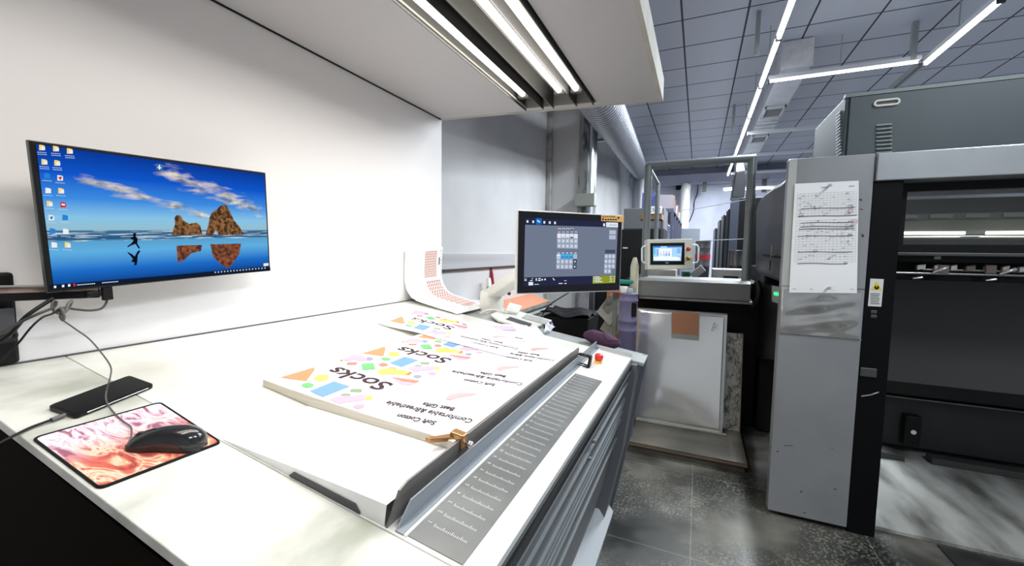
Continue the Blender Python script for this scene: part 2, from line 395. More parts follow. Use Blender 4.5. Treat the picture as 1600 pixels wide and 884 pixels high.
# front panel, leaning in towards the floor
prof = [(XT, .877), (-.285, .80), (-.31, .62), (-.335, .48), (-.365, .30), (-.43, .08)]
fp = MB()
fp.prism([V((x, YN+.03, z)) for x, z in prof]+[V((-.50, YN+.03, .08)), V((-.50, YN+.03, .877))], (0, 2.17-YN-.03, 0))
fp.build('front_panel', mat('front_grey', (.105, .11, .112), .42, .2), con)
def fx(z):
    for (xa, za), (xb, zb) in zip(prof, prof[1:]):
        if zb <= z <= za: return xa+(xb-xa)*(za-z)/(za-zb)
    return prof[-1][0]
M_bar = mat('drawer_trim', (.22, .24, .25), .45, .2)
for z, wz, m in ((.862, .012, M_blk), (.838, .003, M_bar), (.78, .002, M_bar), (.70, .007, M_bar), (.675, .002, M_bar), (.640, .002, M_bar), (.60, .002, M_bar), (.50, .002, M_bar)):
    MB().hexa([(fx(z)-.02, YN+.05, z-wz), (fx(z-wz)+.008, YN+.05, z-wz), (fx(z+wz)+.008, YN+.05, z+wz), (fx(z)-.02, YN+.05, z+wz)],
              [(fx(z)-.02, 2.0, z-wz), (fx(z-wz)+.008, 2.0, z-wz), (fx(z+wz)+.008, 2.0, z+wz), (fx(z)-.02, 2.0, z+wz)]).build('drawer_edge', m, con)
for y, z in ((1.28, .80), (1.25, .755)):
    MB().lathe((fx(z), y, z), [(.006, 0), (.006, .010), (.004, .012)], ax=(1, 0, .1), n=12).build('lock_knob', M_steel if z > .7 else M_blk, con)
ep = MB(); ep.prism([(-.60, 2.18, 0), (-.372, 2.18, .0), (-.285, 2.18, .44), (XF, 2.18, .878), (-.60, 2.18, T(-.60, 0, -.014).z)], (0, .035, 0))
ep.build('end_plate', M_grey, con, bevel=.004)
ei = MB(); ei.prism([(-.50, 2.0, .02), (-.385, 2.0, .02), (-.300, 2.0, .44), (XT+.03, 2.0, .872), (-.50, 2.0, .872)], (0, .18, 0))
ei.build('end_cheek', mat('cheek', (.15, .155, .165), .45), con)
kb = MB(); kb.prism([(-.50, .4, .0), (-.36, .4, .0), (-.35, .4, .05), (-.40, .4, .12), (-.50, .4, .13)], (0, 1.72, 0)); kb.build('kick_plate', mat('kick', (.55, .57, .58), .4), con)
slab(XW, XW+.008, YN, 2.2, .0005, .003).build('wall_gap', M_dark, con)
# raised white sheet support
ph = [(-.905, .0), (-.80, .010), (-.66, .024), (-.56, .033), (-.47, .040)]
def PH(x):
    if x <= ph[0][0]: return 0
    for (xa, ha), (xb, hb_) in zip(ph, ph[1:]):
        if x <= xb: return ha+(hb_-ha)*(x-xa)/(xb-xa)
    return ph[-1][1]
rp = MB(); rp.grid(lambda u, v: T(-.905+.435*u, YS+.004+(1.76-YS)*v, PH(-.905+.435*u)+.001), 12, 2)
top = [T(-.905+.435*i/12, YS+.004, PH(-.905+.435*i/12)+.001) for i in range(13)]; bot = [T(-.905+.435*i/12, YS+.004, .0005) for i in range(13)]
for i in range(12): rp.face([bot[i], bot[i+1], top[i+1], top[i]])
top = [p+V((0, 1.76-YS-.004, 0)) for p in top]; bot = [p+V((0, 1.76-YS-.004, 0)) for p in bot]
for i in range(12): rp.face([bot[i], bot[i+1], top[i+1], top[i]])
rpo = rp.build('sheet_support', M_plate, con)
MB().hexa([T(-.70, YS+.001, .003), T(-.522, YS+.001, .003), T(-.535, YS+.001, .015), T(-.69, YS+.001, .013)], [T(-.70, YS+.006, .003), T(-.522, YS+.006, .003), T(-.535, YS+.006, .015), T(-.69, YS+.006, .013)]).build('edge_slot', M_dark, rpo)
# stop rail and channel
r = MB(); r.prism([T(-.467, YS+.004, .0), T(-.469, YS+.03, .055), T(-.469, YS+.05, .062), T(-.469, 1.735, .062), T(-.469, 1.75, .05), T(-.467, 1.75, 0)], TN.cross(V((0, 1, 0)))*-.004)
r.build('stop_rail', M_steel, con)
r = MB(); r.prism([T(-.448, YS+.006, .0), T(-.452, YS+.045, .036), T(-.452, YE, .036), T(-.448, YE, 0)], TN.cross(V((0, 1, 0)))*-.003)
slab(-.448, -.432, YS+.006, YE, .0, .003, None, r)
r.build('channel_rail', mat('rail_blue_grey', (.27, .295, .32), .45, .2), con)
slab(-.430, -.425, YS+.006, YE, .0, .004).build('white_bead', M_plate, con)
slab(-.449, XT, YE-.004, YE, 0, .02).build('end_fence', M_lgrey, con)
# scale strip with key numbers
rl = slab(-.424, -.318, .535, 1.575, .0, .0015).build('scale_strip', mat('strip_grey', (.125, .13, .125), .4, .2, noise=(7, (.18, .185, .18), .4, .65, 8)), con)
tk = MB(); M_ink = mat('scale_white', (.65, .66, .66), .5)
for i in range(31):
    y = .575+i*.0325
    for j in range(19):
        x = -.402+j*.0036
        tk.face([T(x, y, .0022), T(x+.0012, y, .0022), T(x+.0012, y+(.005 if j % 5 else .0085), .0022), T(x, y+(.005 if j % 5 else .0085), .0022)])
    text(tk, str(i+1), lambda a, b_: T(-.4125-b_, y+.006+a, .0022), .012, M_ink)
tk.build('scale_markings', M_ink, rl)
# emergency stop on the console
ec = T(-.385, 1.80, 0)
MB().lathe(ec, [(.017, 0), (.017, .010), (.014, .012)], mat('yellow_orange', (.9, .42, .05), .4), ax=TN).build('stop_button_base', None, con)
MB().lathe(ec+TN*.012, [(.010, 0), (.018, .004), (.019, .022), (.016, .027), (.0, .028)], ax=TN).build('stop_button', mat('red_button', (.75, .03, .015), .35), con)

# ---- back panel
bp_ = MB(); bp_.box((XW-.05, -.55, 0), (XW-.001, 2.376, 2.262)); tag(bp_.build('back_panel', M_back), 'large bright white backdrop panel behind the control desk', 'panel')
# ---- light canopy
HS = -.0428
def Hd(x, y, h=0): return V((x, y, 2.264+HS*(x-XW)+h))
can = thing('light_canopy', 'white overhead lamp canopy with recessed tubes above the desk', 'light canopy', (-.9, 1, 2.24))
M_can = mat('canopy_grey', (.52, .50, .50), .5); M_can2 = mat('canopy_rim', (.58, .56, .50), .8, spec=.04, noise=(5, (.48, .46, .40), .4, .7))
HX0, HX1 = -.96, -.545; HY = 2.30; YH = -.55
def hs(x0, x1, y0, y1, h0, h1, m=None, mb=None):
    mb = mb or MB(); return mb.hexa([Hd(x0, y0, h0), Hd(x1, y0, h0), Hd(x1, y1, h0), Hd(x0, y1, h0)], [Hd(x0, y0, h1), Hd(x1, y0, h1), Hd(x1, y1, h1), Hd(x0, y1, h1)], m)
k = hs(XW, HX0, YH, 2.36, 0, .10); hs(HX1, -.225, YH, 2.36, 0, .10, None, k); hs(HX0, HX1, HY, 2.36, .0, .10, None, k)
k.build('underside_panel', M_can, can)
k = hs(-.225, -.205, YH, 2.376, -.004, .10); hs(XW, -.225, 2.36, 2.376, -.004, .10, None, k); hs(XW, -.205, YH, 2.376, .10, .11, None, k)
k.build('rim', M_can2, can)
hs(XW, XW+.006, YH, 2.36, -.006, 0).build('seam_gap', M_blk, can)
hs(HX0, HX1, YH, HY, .075, .10, mat('reflector', (.75, .73, .68), .3)).build('reflector', None, can)
M_fin = mat('louvre_dark', (.06, .058, .055), .45)
M_finl = mat('louvre_pale', (.55, .53, .48), .4)
fins = [-.955, -.847, -.784, -.651, -.557]
for i, x in enumerate(fins):
    f_ = hs(x-.002, x+.002, YH+.05, HY, -.018, .072, M_fin)
    f_.build('louvre_blade', None, can)
hs(HX0, HX0+.012, YH, HY, -.006, .002, M_can2).build('slot_lip', None, can)
hs(HX0, HX1, HY-.012, HY, -.005, .07, mat('slot_end', (.30, .29, .28), .5)).build('slot_end', None, can)
tubes = [-.905, -.700, -.610]
M_hold = mat('holder', (.10, .10, .09), .5)
for x in tubes:
    MB().tube([Hd(x, -.3, .018), Hd(x, 2.13, .018)], .016, n=12).build('fluorescent_tube', M_tubew, can)
    hs(x-.03, x+.03, 2.135, 2.16, .0, .072, M_hold).build('tube_holder', None, can)
    o = area(can, Hd(x, .95, -.002), .035, 2.3, HOOD_W, (1.0, .96, .90), 'canopy_light')
hs(-.83, -.79, YH, 2.28, .03, .06, M_finl).build('inner_reflector', None, can)

# ================================================================== WALL MONITOR
def pose(pts, k=1.0):
    return [V(CAM+(np.array(p)-CAM)*k) for p in pts]
mTL, mTR, mBR, mBL = pose([(-1.471, .453, 1.65), (-1.505, 1.071, 1.684), (-1.521, 1.091, 1.315), (-1.488, .473, 1.281)], .97)
mux = ((mTR-mTL)+(mBR-mBL)).normalized(); muy = (mTL-mBL); muy = (muy-mux*muy.dot(mux)).normalized(); mn = mux.cross(muy)
mC = (mTL+mTR+mBR+mBL)/4; mw = .62*.97/2; mh = ((mTL-mBL).length+(mTR-mBR).length)/4
mon = thing('monitor', 'wide desktop monitor showing a blue beach picture on the white panel', 'monitor', mC-muy*mh)
MB().obox(mC-mn*.012, mux*mw, muy*mh, mn*.011).build('monitor_body', M_blk, mon, bevel=.002)
MB().obox(mC-mn*.013, mux*(mw+.0015), muy*(mh+.0015), mn*.006).build('monitor_frame', mat('frame_silver', (.10, .105, .10), .4, .5), mon, bevel=.001)
MB().obox(mC-mn*.027, mux*.06, muy*.06, mn*.006).build('mount_plate', M_blk, mon)
# screen in its own plane; M(px,py) turns a place on the screen surface into a point
def M(px, py, off=0): return onp(px, py, mC+mn*off, mn)
sL, sR, sB, sT = -mw+.008, mw-.007, -mh+.016, mh-.007
def SP(u, v, off=.0006): return mC+mux*(sL+(sR-sL)*u)+muy*(sB+(sT-sB)*v)+mn*off
def screen_mat():
    m = bpy.data.materials.new('wallpaper'); m.use_nodes = True; nt = m.node_tree; nt.nodes.clear(); L = nt.links.new
    uv = nt.nodes.new('ShaderNodeUVMap'); sx = nt.nodes.new('ShaderNodeSeparateXYZ'); L(uv.outputs[0], sx.inputs[0])
    r = nt.nodes.new('ShaderNodeValToRGB'); e = r.color_ramp.elements
    stops = [(0, srgb(15, 70, 150)), (.10, srgb(30, 110, 200)), (.24, srgb(95, 175, 225)), (.32, srgb(90, 160, 205)), (.335, srgb(40, 85, 125)), (.40, srgb(60, 110, 150)), (.405, srgb(150, 190, 205)),
             (.50, srgb(135, 195, 230)), (.64, srgb(60, 140, 225)), (.82, srgb(15, 85, 200)), (1, srgb(10, 55, 150))]
    e[0].position, e[0].color = 0, (*stops[0][1], 1); e[1].position, e[1].color = 1, (*stops[-1][1], 1)
    for p, c in stops[1:-1]: q = e.new(p); q.color = (*c, 1)
    L(sx.outputs[1], r.inputs[0])
    # clouds: two slanted streaks with a ragged noise edge
    def math_(op, a, b=None, c=None):
        n = nt.nodes.new('ShaderNodeMath'); n.operation = op
        for i, q in enumerate((a, b, c)):
            if q is None: continue
            if isinstance(q, (int, float)): n.inputs[i].default_value = q
            else: L(q, n.inputs[i])
        return n.outputs[0]
    mp = nt.nodes.new('ShaderNodeMapping'); mp.inputs['Rotation'].default_value = (0, 0, .55); mp.inputs['Scale'].default_value = (5, 13, 1); L(uv.outputs[0], mp.inputs[0])
    no = nt.nodes.new('ShaderNodeTexNoise'); no.inputs['Scale'].default_value = 1.6; no.inputs['Detail'].default_value = 9; no.inputs['Distortion'].default_value = .4; L(mp.outputs[0], no.inputs['Vector'])
    def streak(u0, v0, u1, v1, wd):
        sl = (v1-v0)/(u1-u0)
        d = math_('ABSOLUTE', math_('SUBTRACT', sx.outputs[1], math_('ADD', math_('MULTIPLY', math_('SUBTRACT', sx.outputs[0], u0), sl), v0)))
        a = math_('SUBTRACT', 1.0, math_('DIVIDE', d, wd))
        mid = (u0+u1)/2; hw = abs(u1-u0)/2
        c = math_('SUBTRACT', 1.15, math_('DIVIDE', math_('ABSOLUTE', math_('SUBTRACT', sx.outputs[0], mid)), hw))
        return math_('MULTIPLY', math_('MAXIMUM', a, 0), math_('MINIMUM', math_('MAXIMUM', math_('MULTIPLY', c, 3), 0), 1))
    s1 = streak(.10, .80, .66, .53, .085); s2 = streak(.42, .92, .98, .60, .17)
    s = math_('MAXIMUM', s1, s2)
    cl = math_('MULTIPLY', math_('SUBTRACT', math_('ADD', math_('MULTIPLY', s, .75), math_('MULTIPLY', no.outputs[0], 1.5)), 1.12), 2.0)
    cl = math_('MINIMUM', math_('MAXIMUM', cl, 0), .88)
    cl = math_('MULTIPLY', cl, math_('GREATER_THAN', sx.outputs[1], .45))
    mx = nt.nodes.new('ShaderNodeMix'); mx.data_type = 'RGBA'; L(cl, mx.inputs[0]); L(r.outputs[0], mx.inputs[6])
    n3 = nt.nodes.new('ShaderNodeTexNoise'); n3.inputs['Scale'].default_value = 14; n3.inputs['Detail'].default_value = 6; L(uv.outputs[0], n3.inputs['Vector'])
    r3 = nt.nodes.new('ShaderNodeValToRGB'); r3.color_ramp.elements[0].color = (*srgb(110, 120, 125), 1); r3.color_ramp.elements[1].color = (*srgb(240, 228, 205), 1); r3.color_ramp.elements[0].position = .35; r3.color_ramp.elements[1].position = .6
    L(n3.outputs[0], r3.inputs[0]); L(r3.outputs[0], mx.inputs[7])
    # surf lines
    wv = nt.nodes.new('ShaderNodeTexNoise'); wv.inputs['Scale'].default_value = 1; wv.inputs['Detail'].default_value = 5
    mp2 = nt.nodes.new('ShaderNodeMapping'); mp2.inputs['Scale'].default_value = (7, 90, 1); L(uv.outputs[0], mp2.inputs[0]); L(mp2.outputs[0], wv.inputs['Vector'])
    sea = math_('MULTIPLY', math_('GREATER_THAN', sx.outputs[1], .32), math_('LESS_THAN', sx.outputs[1], .40))
    fo = math_('MULTIPLY', math_('GREATER_THAN', wv.outputs[0], .54), math_('MULTIPLY', sea, .75))
    m2 = nt.nodes.new('ShaderNodeMix'); m2.data_type = 'RGBA'; L(fo, m2.inputs[0]); L(mx.outputs[2], m2.inputs[6]); m2.inputs[7].default_value = (*srgb(215, 230, 238), 1)
    em = nt.nodes.new('ShaderNodeEmission'); L(m2.outputs[2], em.inputs[0]); em.inputs[1].default_value = 1.0
    o = nt.nodes.new('ShaderNodeOutputMaterial'); L(em.outputs[0], o.inputs[0]); return m
scr = MB().grid(lambda u, v: SP(u, v), 1, 1, screen_mat(), smooth=False).build('screen', None, mon, fix=False)
pic = MB()
def mcrop(x, y): return (x*460/1355, 180+y*300/884)        # places noted on an enlarged view of the screen
def mpoly(pts, m, off=.0012):
    pic.face([M(*mcrop(*p), off) for p in pts], m)
rockm = bpy.data.materials.new('rock_picture'); rockm.use_nodes = True
def _rock(m, c1, c2):
    nt = m.node_tree; nt.nodes.clear(); tc = nt.nodes.new('ShaderNodeTexCoord'); n = nt.nodes.new('ShaderNodeTexNoise'); n.inputs['Scale'].default_value = 95; n.inputs['Detail'].default_value = 8
    r = nt.nodes.new('ShaderNodeValToRGB'); r.color_ramp.elements[0].position = .4; r.color_ramp.elements[1].position = .62; r.color_ramp.elements[0].color = (*c1, 1); r.color_ramp.elements[1].color = (*c2, 1)
    e = nt.nodes.new('ShaderNodeEmission'); o = nt.nodes.new('ShaderNodeOutputMaterial')
    nt.links.new(tc.outputs['Object'], n.inputs[0]); nt.links.new(n.outputs[0], r.inputs[0]); nt.links.new(r.outputs[0], e.inputs[0]); nt.links.new(e.outputs[0], o.inputs[0])
_rock(rockm, srgb(62, 44, 30), srgb(150, 104, 66))
rockr = bpy.data.materials.new('rock_reflection_picture'); rockr.use_nodes = True; _rock(rockr, srgb(70, 45, 40), srgb(150, 85, 55))
mpoly([(790, 552), (806, 500), (803, 470), (815, 458), (832, 462), (842, 482), (870, 500), (905, 494), (922, 508), (932, 550)], rockm)
mpoly([(945, 552), (958, 510), (965, 470), (975, 448), (1000, 432), (1015, 415), (1040, 410), (1062, 450), (1078, 485), (1100, 510), (1122, 548), (1005, 552), (1000, 535), (990, 534), (980, 552)], rockm)
mpoly([(812, 600), (930, 597), (925, 625), (880, 635), (850, 665), (818, 680)], rockr)
mpoly([(968, 594), (1110, 590), (1100, 640), (1065, 690), (1045, 705), (1010, 680), (980, 650)], rockr)
blackE = emi('screen_black', (.004, .005, .010), 1)
for pts in ([(612, 545), (622, 541), (628, 548), (624, 556), (634, 570), (632, 590), (645, 612), (638, 614), (624, 592), (606, 598), (588, 608), (586, 603), (604, 590), (614, 578), (612, 572), (602, 570), (601, 562), (613, 560)],
            [(586, 628), (608, 640), (620, 650), (632, 628), (642, 620), (645, 626), (634, 645), (632, 672), (628, 690), (616, 690), (620, 678), (603, 673), (612, 662), (605, 652), (588, 634)]): mpoly(pts, blackE)
mpoly([(233, 781), (1244, 699), (1245, 716), (236, 802)], emi('taskbar', srgb(18, 28, 48), 1), .0011)
icoY = emi('icon_folder', srgb(240, 215, 130), 1); icoW = emi('icon_white', srgb(235, 238, 240), 1); icoB = emi('icon_blue', srgb(40, 130, 215), 1); icoR = emi('icon_red', srgb(200, 45, 40), 1); txtE = emi('icon_text', srgb(190, 205, 225), 1)
def ico(x, y, m, s=13, lab=True):
    mpoly([(x-s, y-s), (x+s*.4, y-s*.8), (x+s, y-s*.5), (x+s, y+s), (x-s, y+s)], m, .0016)
    if m is icoY: mpoly([(x-s*.2, y-s*.3), (x+s*1.1, y-s*.1), (x+s*1.1, y+s), (x-s*.2, y+s)], icoW, .0019)
    if lab:
        for j in range(2 if y < 240 else 1):
            for q in range(5):
                xx = x-22+q*9+j*2; yy = y+20+j*9+q*.6; mpoly([(xx, yy), (xx+6.5, yy+.5), (xx+6.5, yy+4), (xx, yy+3.5)], txtE, .0014)
for x, y, m in ((193, 148, icoY), (257, 153, icoY), (321, 164, icoY), (204, 214, icoY), (263, 219, icoY), (217, 278, icoB), (277, 288, icoW), (222, 346, icoW), (281, 347, icoY), (228, 406, icoY), (291, 411, icoR), (237, 471, icoW), (300, 470, icoB), (242, 532, icoB), (303, 534, icoW), (250, 596, icoW), (311, 596, icoY)):
    ico(x, y, m)
    if m is icoW and x in (277, 237): mpoly([(x-9, y-4), (x+9, y-6), (x+3, y+9), (x-3, y+8)], icoB if x == 237 else icoR, .002)
    if m is icoR: mpoly([(x-8, y-5), (x+8, y-3), (x+8, y+5), (x-8, y+3)], icoW, .002)
mpoly([(718, 222), (750, 226), (750, 254), (718, 250)], emi('icon_arrow_bg', srgb(60, 110, 160), 1), .0016)
mpoly([(731, 228), (737, 228), (737, 240), (745, 238), (734, 251), (723, 236), (731, 238)], icoW, .002)
for i, (x, y) in enumerate([(253, 790), (290, 786), (318, 783)]): mpoly([(x-5, y-5), (x+6, y-6), (x+6, y+5), (x-5, y+6)], icoW, .0016)
mpoly([(337, 775), (348, 774), (348, 787), (337, 788)], icoR, .0016)
for i in range(10): x = 355+i*8.5; mpoly([(x, 779-i*.7), (x+6, 778-i*.7), (x+6, 783-i*.7), (x, 784-i*.7)], txtE, .0016)
for i in range(9): x = 470+i*8.5; mpoly([(x, 769-i*.7), (x+6, 768-i*.7), (x+6, 773-i*.7), (x, 774-i*.7)], txtE, .0016)
for i in range(17): x = 988+i*14.3; y = 723-i*1.25; mpoly([(x, y-3), (x+6, y-3), (x+6, y+3), (x, y+3)], txtE, .0016)
mpoly([(1213, 682), (1236, 680), (1236, 692), (1213, 695)], icoW, .0016)
pic.build('screen_picture', None, scr, fix=False)

# monitor bracket on the panel
arm = thing('wall_bracket', 'black wall bracket with brown tape holding the beach picture monitor', 'bracket', (XW, .36, 1.2))
a0 = onp(-40, 463, (XW+.05, 0, 0), (1, 0, 0)); a1 = mC-muy*(mh+.015)-mux*.20-mn*.02
MB().obox((a0+a1)/2, (a1-a0)/2, (.012, 0, 0), (0, 0, .014)).build('arm_bar', M_blk, arm, bevel=.003)
MB().obox((a0+a1)/2+V((.0, 0, .012)), (a1-a0)/2*.98, (.0125, 0, 0), (0, 0, .009)).build('tape_wrap', mat('brown_tape', (.42, .30, .24), .3, noise=(22, (.20, .13, .10), .4, .6, 8)), arm, bevel=.004)
MB().tube([a0+V((.014, 0, .022)), a1+V((.014, -.03, .022))], .0035).build('arm_edge', M_steel, arm)
MB().box((XW, a0.y-.04, 1.10), (XW+.018, onp(18, 430, (XW, 0, 0), (1, 0, 0)).y, onp(10, 425, (XW, 0, 0), (1, 0, 0)).z)).build('wall_plate', M_blk, arm, bevel=.008)
MB().box((XW+.018, a0.y-.03, 1.17), (XW+.05, onp(22, 470, (XW+.05, 0, 0), (1, 0, 0)).y, 1.245)).build('clamp_block', mat('clamp', (.06, .06, .065), .5), arm, bevel=.004)
MB().obox(a1+V((0, .0, -.002)), mux*.028, muy*.008, mn*.010).build('swivel_head', M_blk, arm, bevel=.004)
# cables: C(px,py,x) a point at distance x from the panel plane
def C(px, py, x): return onp(px, py, (x, 0, 0), (1, 0, 0))
def cable(name, pts, r, label, m=M_cable, cat='cable', group=None):
    return tag(MB().tube(smooth_path(pts, 8), r, n=8).build(name, m), label, cat, group)
hx = mC-muy*mh
hp = thing('display_cable', 'black display cable plugged under the beach picture monitor', 'cable', M(167, 465))
MB().obox(M(167, 457, -.012), mux*.011, muy*.020, mn*.006).build('plug', M_blk, hp, bevel=.002)
MB().tube(smooth_path([M(167, 466, -.012), M(166, 473, -.012), M(158, 482, -.01), M(140, 485, -.01), M(118, 483, -.008), M(98, 481, -.006), C(84, 488, -1.42)], 8), .0028, n=8).build('lead', mat('lead_grey', (.05, .05, .047), .5, spec=.3), hp)
kx = -1.40
cable('power_cable', [C(84, 466, kx), C(70, 474, kx), C(40, 495, kx), C(15, 522, kx-.03), C(-20, 545, kx-.05)], .0045, 'thick black cable hanging lowest from the monitor bracket to the left')
cable('signal_cable', [C(88, 470, kx+.01), C(84, 480, kx+.01), C(60, 490, kx+.02), C(30, 504, kx+.01), C(-10, 525, kx)], .003, 'thin grey cable leaving the knot above the thick black one', mat('lead_grey', (.05, .05, .047), .5, spec=.3))
cable('usb_cable', [C(92, 484, kx+.02), C(82, 490, kx+.02), C(66, 496, kx+.03), C(48, 512, kx+.03), C(25, 540, kx+.02), C(-5, 568, kx)], .0022, 'thin black cable curving down left from the cable knot under the monitor')
kn = MB()
kpts = [C(84, 468, kx), C(82, 480, kx+.005), C(90, 489, kx+.01), C(102, 486, kx+.012), C(106, 476, kx+.008), C(112, 470, kx), C(108, 480, kx-.005), C(96, 492, kx+.0), C(95, 481, kx+.015), C(100, 494, kx+.016), C(98, 500, kx+.012), C(94, 493, kx+.005)]
kn.tube(smooth_path(kpts, 8), .0032, n=8); tag(kn.build('cable_knot', mat('knot', (.11, .105, .09), .5)), 'knotted loop of cables below the lower left corner of the monitor', 'cable')
cable('cable_loop', [C(0, 534, -1.5), C(18, 530, -1.5), C(24, 525, -1.5), C(22, 520, -1.5), C(10, 524, -1.5), C(-8, 532, -1.5)], .005, 'short thick cable loop against the panel under the bracket')

# ================================================================== THINGS ON THE NEAR TOP
# mouse pad
pad = thing('mouse_pad', 'red and pink patterned mouse pad with black stitched edge', 'mouse pad', T(-1.02, .43, 0))
pc = [T(-1.147, .326), T(-.897, .326), T(-.892, .520), T(-1.150, .536)]
def rounded(pts, r, n=4):
    out = []
    for i, p in enumerate(pts):
        a = (pts[i-1]-p).normalized(); b = (pts[(i+1) % len(pts)]-p).normalized()
        for k in range(n+1):
            t = k/n; out.append((p+a*r)*(1-t)**2+p*2*t*(1-t)+(p+b*r)*t*t)
    return out
rp_ = rounded(pc, .012)
MB().prism([p+TN*.0005 for p in rp_], TN*.0025).build('pad_base', M_blkm, pad)
padm = bpy.data.materials.new('pad_print'); padm.use_nodes = True
def _pad():
    nt = padm.node_tree; b = nt.nodes['Principled BSDF']; b.inputs['Roughness'].default_value = .75; L = nt.links.new
    tc = nt.nodes.new('ShaderNodeTexCoord'); mp = nt.nodes.new('ShaderNodeMapping'); mp.inputs['Rotation'].default_value = (0, 0, .5); mp.inputs['Scale'].default_value = (9, 22, 9); L(tc.outputs['Object'], mp.inputs[0])
    n = nt.nodes.new('ShaderNodeTexNoise'); n.inputs['Scale'].default_value = 1.1; n.inputs['Detail'].default_value = 4; n.inputs['Distortion'].default_value = 2.2; L(mp.outputs[0], n.inputs['Vector'])
    def rp(st):
        r = nt.nodes.new('ShaderNodeValToRGB'); e = r.color_ramp.elements; e[0].position, e[0].color = st[0][0], (*st[0][1], 1); e[1].position, e[1].color = st[-1][0], (*st[-1][1], 1)
        for p, c in st[1:-1]: q = e.new(p); q.color = (*c, 1)
        L(n.outputs[0], r.inputs[0]); return r
    ra = rp([(.36, srgb(150, 90, 110)), (.45, srgb(235, 195, 210)), (.52, srgb(250, 240, 242)), (.60, srgb(225, 170, 190)), (.68, srgb(250, 240, 240))])
    rb = rp([(.34, srgb(150, 60, 55)), (.45, srgb(205, 95, 75)), (.52, srgb(235, 145, 115)), (.58, srgb(250, 205, 175)), (.66, srgb(190, 90, 80))])
    sx = nt.nodes.new('ShaderNodeSeparateXYZ'); L(tc.outputs['Object'], sx.inputs[0])
    m1 = nt.nodes.new('ShaderNodeMath'); m1.operation = 'MULTIPLY_ADD'; L(sx.outputs[0], m1.inputs[0]); m1.inputs[1].default_value = 12; m1.inputs[2].default_value = .75
    m2 = nt.nodes.new('ShaderNodeMath'); m2.operation = 'MULTIPLY_ADD'; L(n.outputs[0], m2.inputs[0]); m2.inputs[1].default_value = 2.; L(m1.outputs[0], m2.inputs[2])
    m3 = nt.nodes.new('ShaderNodeMath'); m3.operation = 'SUBTRACT'; m3.use_clamp = True; L(m2.outputs[0], m3.inputs[0]); m3.inputs[1].default_value = 1.
    mx = nt.nodes.new('ShaderNodeMix'); mx.data_type = 'RGBA'; L(m3.outputs[0], mx.inputs[0]); L(ra.outputs[0], mx.inputs[6]); L(rb.outputs[0], mx.inputs[7]); L(mx.outputs[2], b.inputs['Base Color'])
_pad()
cc = sum(pc, V((0, 0, 0)))/4
MB().face([p+(cc-p).normalized()*.006+TN*.0033 for p in rp_]).build('pad_surface', padm, pad, fix=False)
ring = [p+(cc-p).normalized()*.003+TN*.003 for p in rp_]; MB().tube(ring+[ring[0]], .0022, n=6).build('stitched_edge', M_blkm, pad)
# mouse
m_c = (Tq(213, 683, .012)+Tq(312, 697, .012))/2; mdir = (Tq(310, 690, .01)-Tq(215, 690, .01)); mdir = (mdir-TN*mdir.dot(TN)).normalized(); mside = TN.cross(mdir).normalized()
mb0 = m_c; mb0 = mb0-TN*((mb0-T(mb0.x, mb0.y, 0)).dot(TN))+TN*.0035
mouse = thing('computer_mouse', 'black glossy wired computer mouse on the red mouse pad', 'mouse', mb0)
def mshape(hscale, wsc, base, L=.068):
    def fn(u, v):
        # u around 0..1, v along -1..1
        t = v*2-1; 
        wd = (.029+.006*t-.004*math.cos(3*t))*wsc*math.sqrt(max(0, 1-abs(t)**(2.4 if t > 0 else 5)))
        ht = (.039*hscale)*(max(0, 1-abs((t-.30)/1.30)**1.9)**.62 if t < .30 else max(0, 1-((t-.30)/.70)**2.4)**.5)
        a = math.pi*u; return mb0+mdir*(t*L)+mside*(math.cos(a)*wd)+TN*(base+math.sin(a)**.8*ht)
    return fn
mb_ = MB().grid(mshape(1, 1, .004), 20, 26)
mb_.build('mouse_shell', mat('mouse_gloss', (.018, .018, .019), .16, coat=.3), mouse)
def ms(v, w, h=0):
    f = mshape(1, 1, .004); return f(w, v)
sd2 = MB()
low = [mshape(1, 1.02, 0)(0, i/24) for i in range(1, 24)]+[mshape(1, 1.02, 0)(1, i/24) for i in range(23, 0, -1)]
sd2.prism(low, TN*.010); sd2.build('mouse_base', mat('mouse_base', (.02, .015, .014), .5), mouse)
MB().lathe(ms(.17, .5)-TN*.0065-mside*.003, [(.009, 0), (.009, .006)], ax=mside, n=16).build('scroll_wheel', M_dark, mouse)
MB().tube([ms(t, .5)+TN*.0004 for t in (.02, .1, .2, .34)], .0007, n=6).build('button_gap', M_blkm, mouse)
MB().tube([ms(t, .17)+TN*.0004 for t in (.42, .5, .58, .64)], .0016, n=6).build('side_button', mat('side_button', (.25, .25, .25), .2), mouse)
mc = smooth_path([C(98, 500, kx+.012), C(118, 514, -1.36), C(140, 530, -1.33), C(160, 553, -1.30), C(173, 573, -1.27), C(172, 590, -1.24), Tq(166, 612, .020), Tq(166, 626, .012), Tq(174, 640, .006), Tq(190, 656, .006), Tq(205, 668, .008), mb0-mdir*.062+TN*.01], 10)
MB().tube(mc, .0017, n=8).build('mouse_cable', mat('mouse_cord', (.10, .095, .09), .5), mouse)
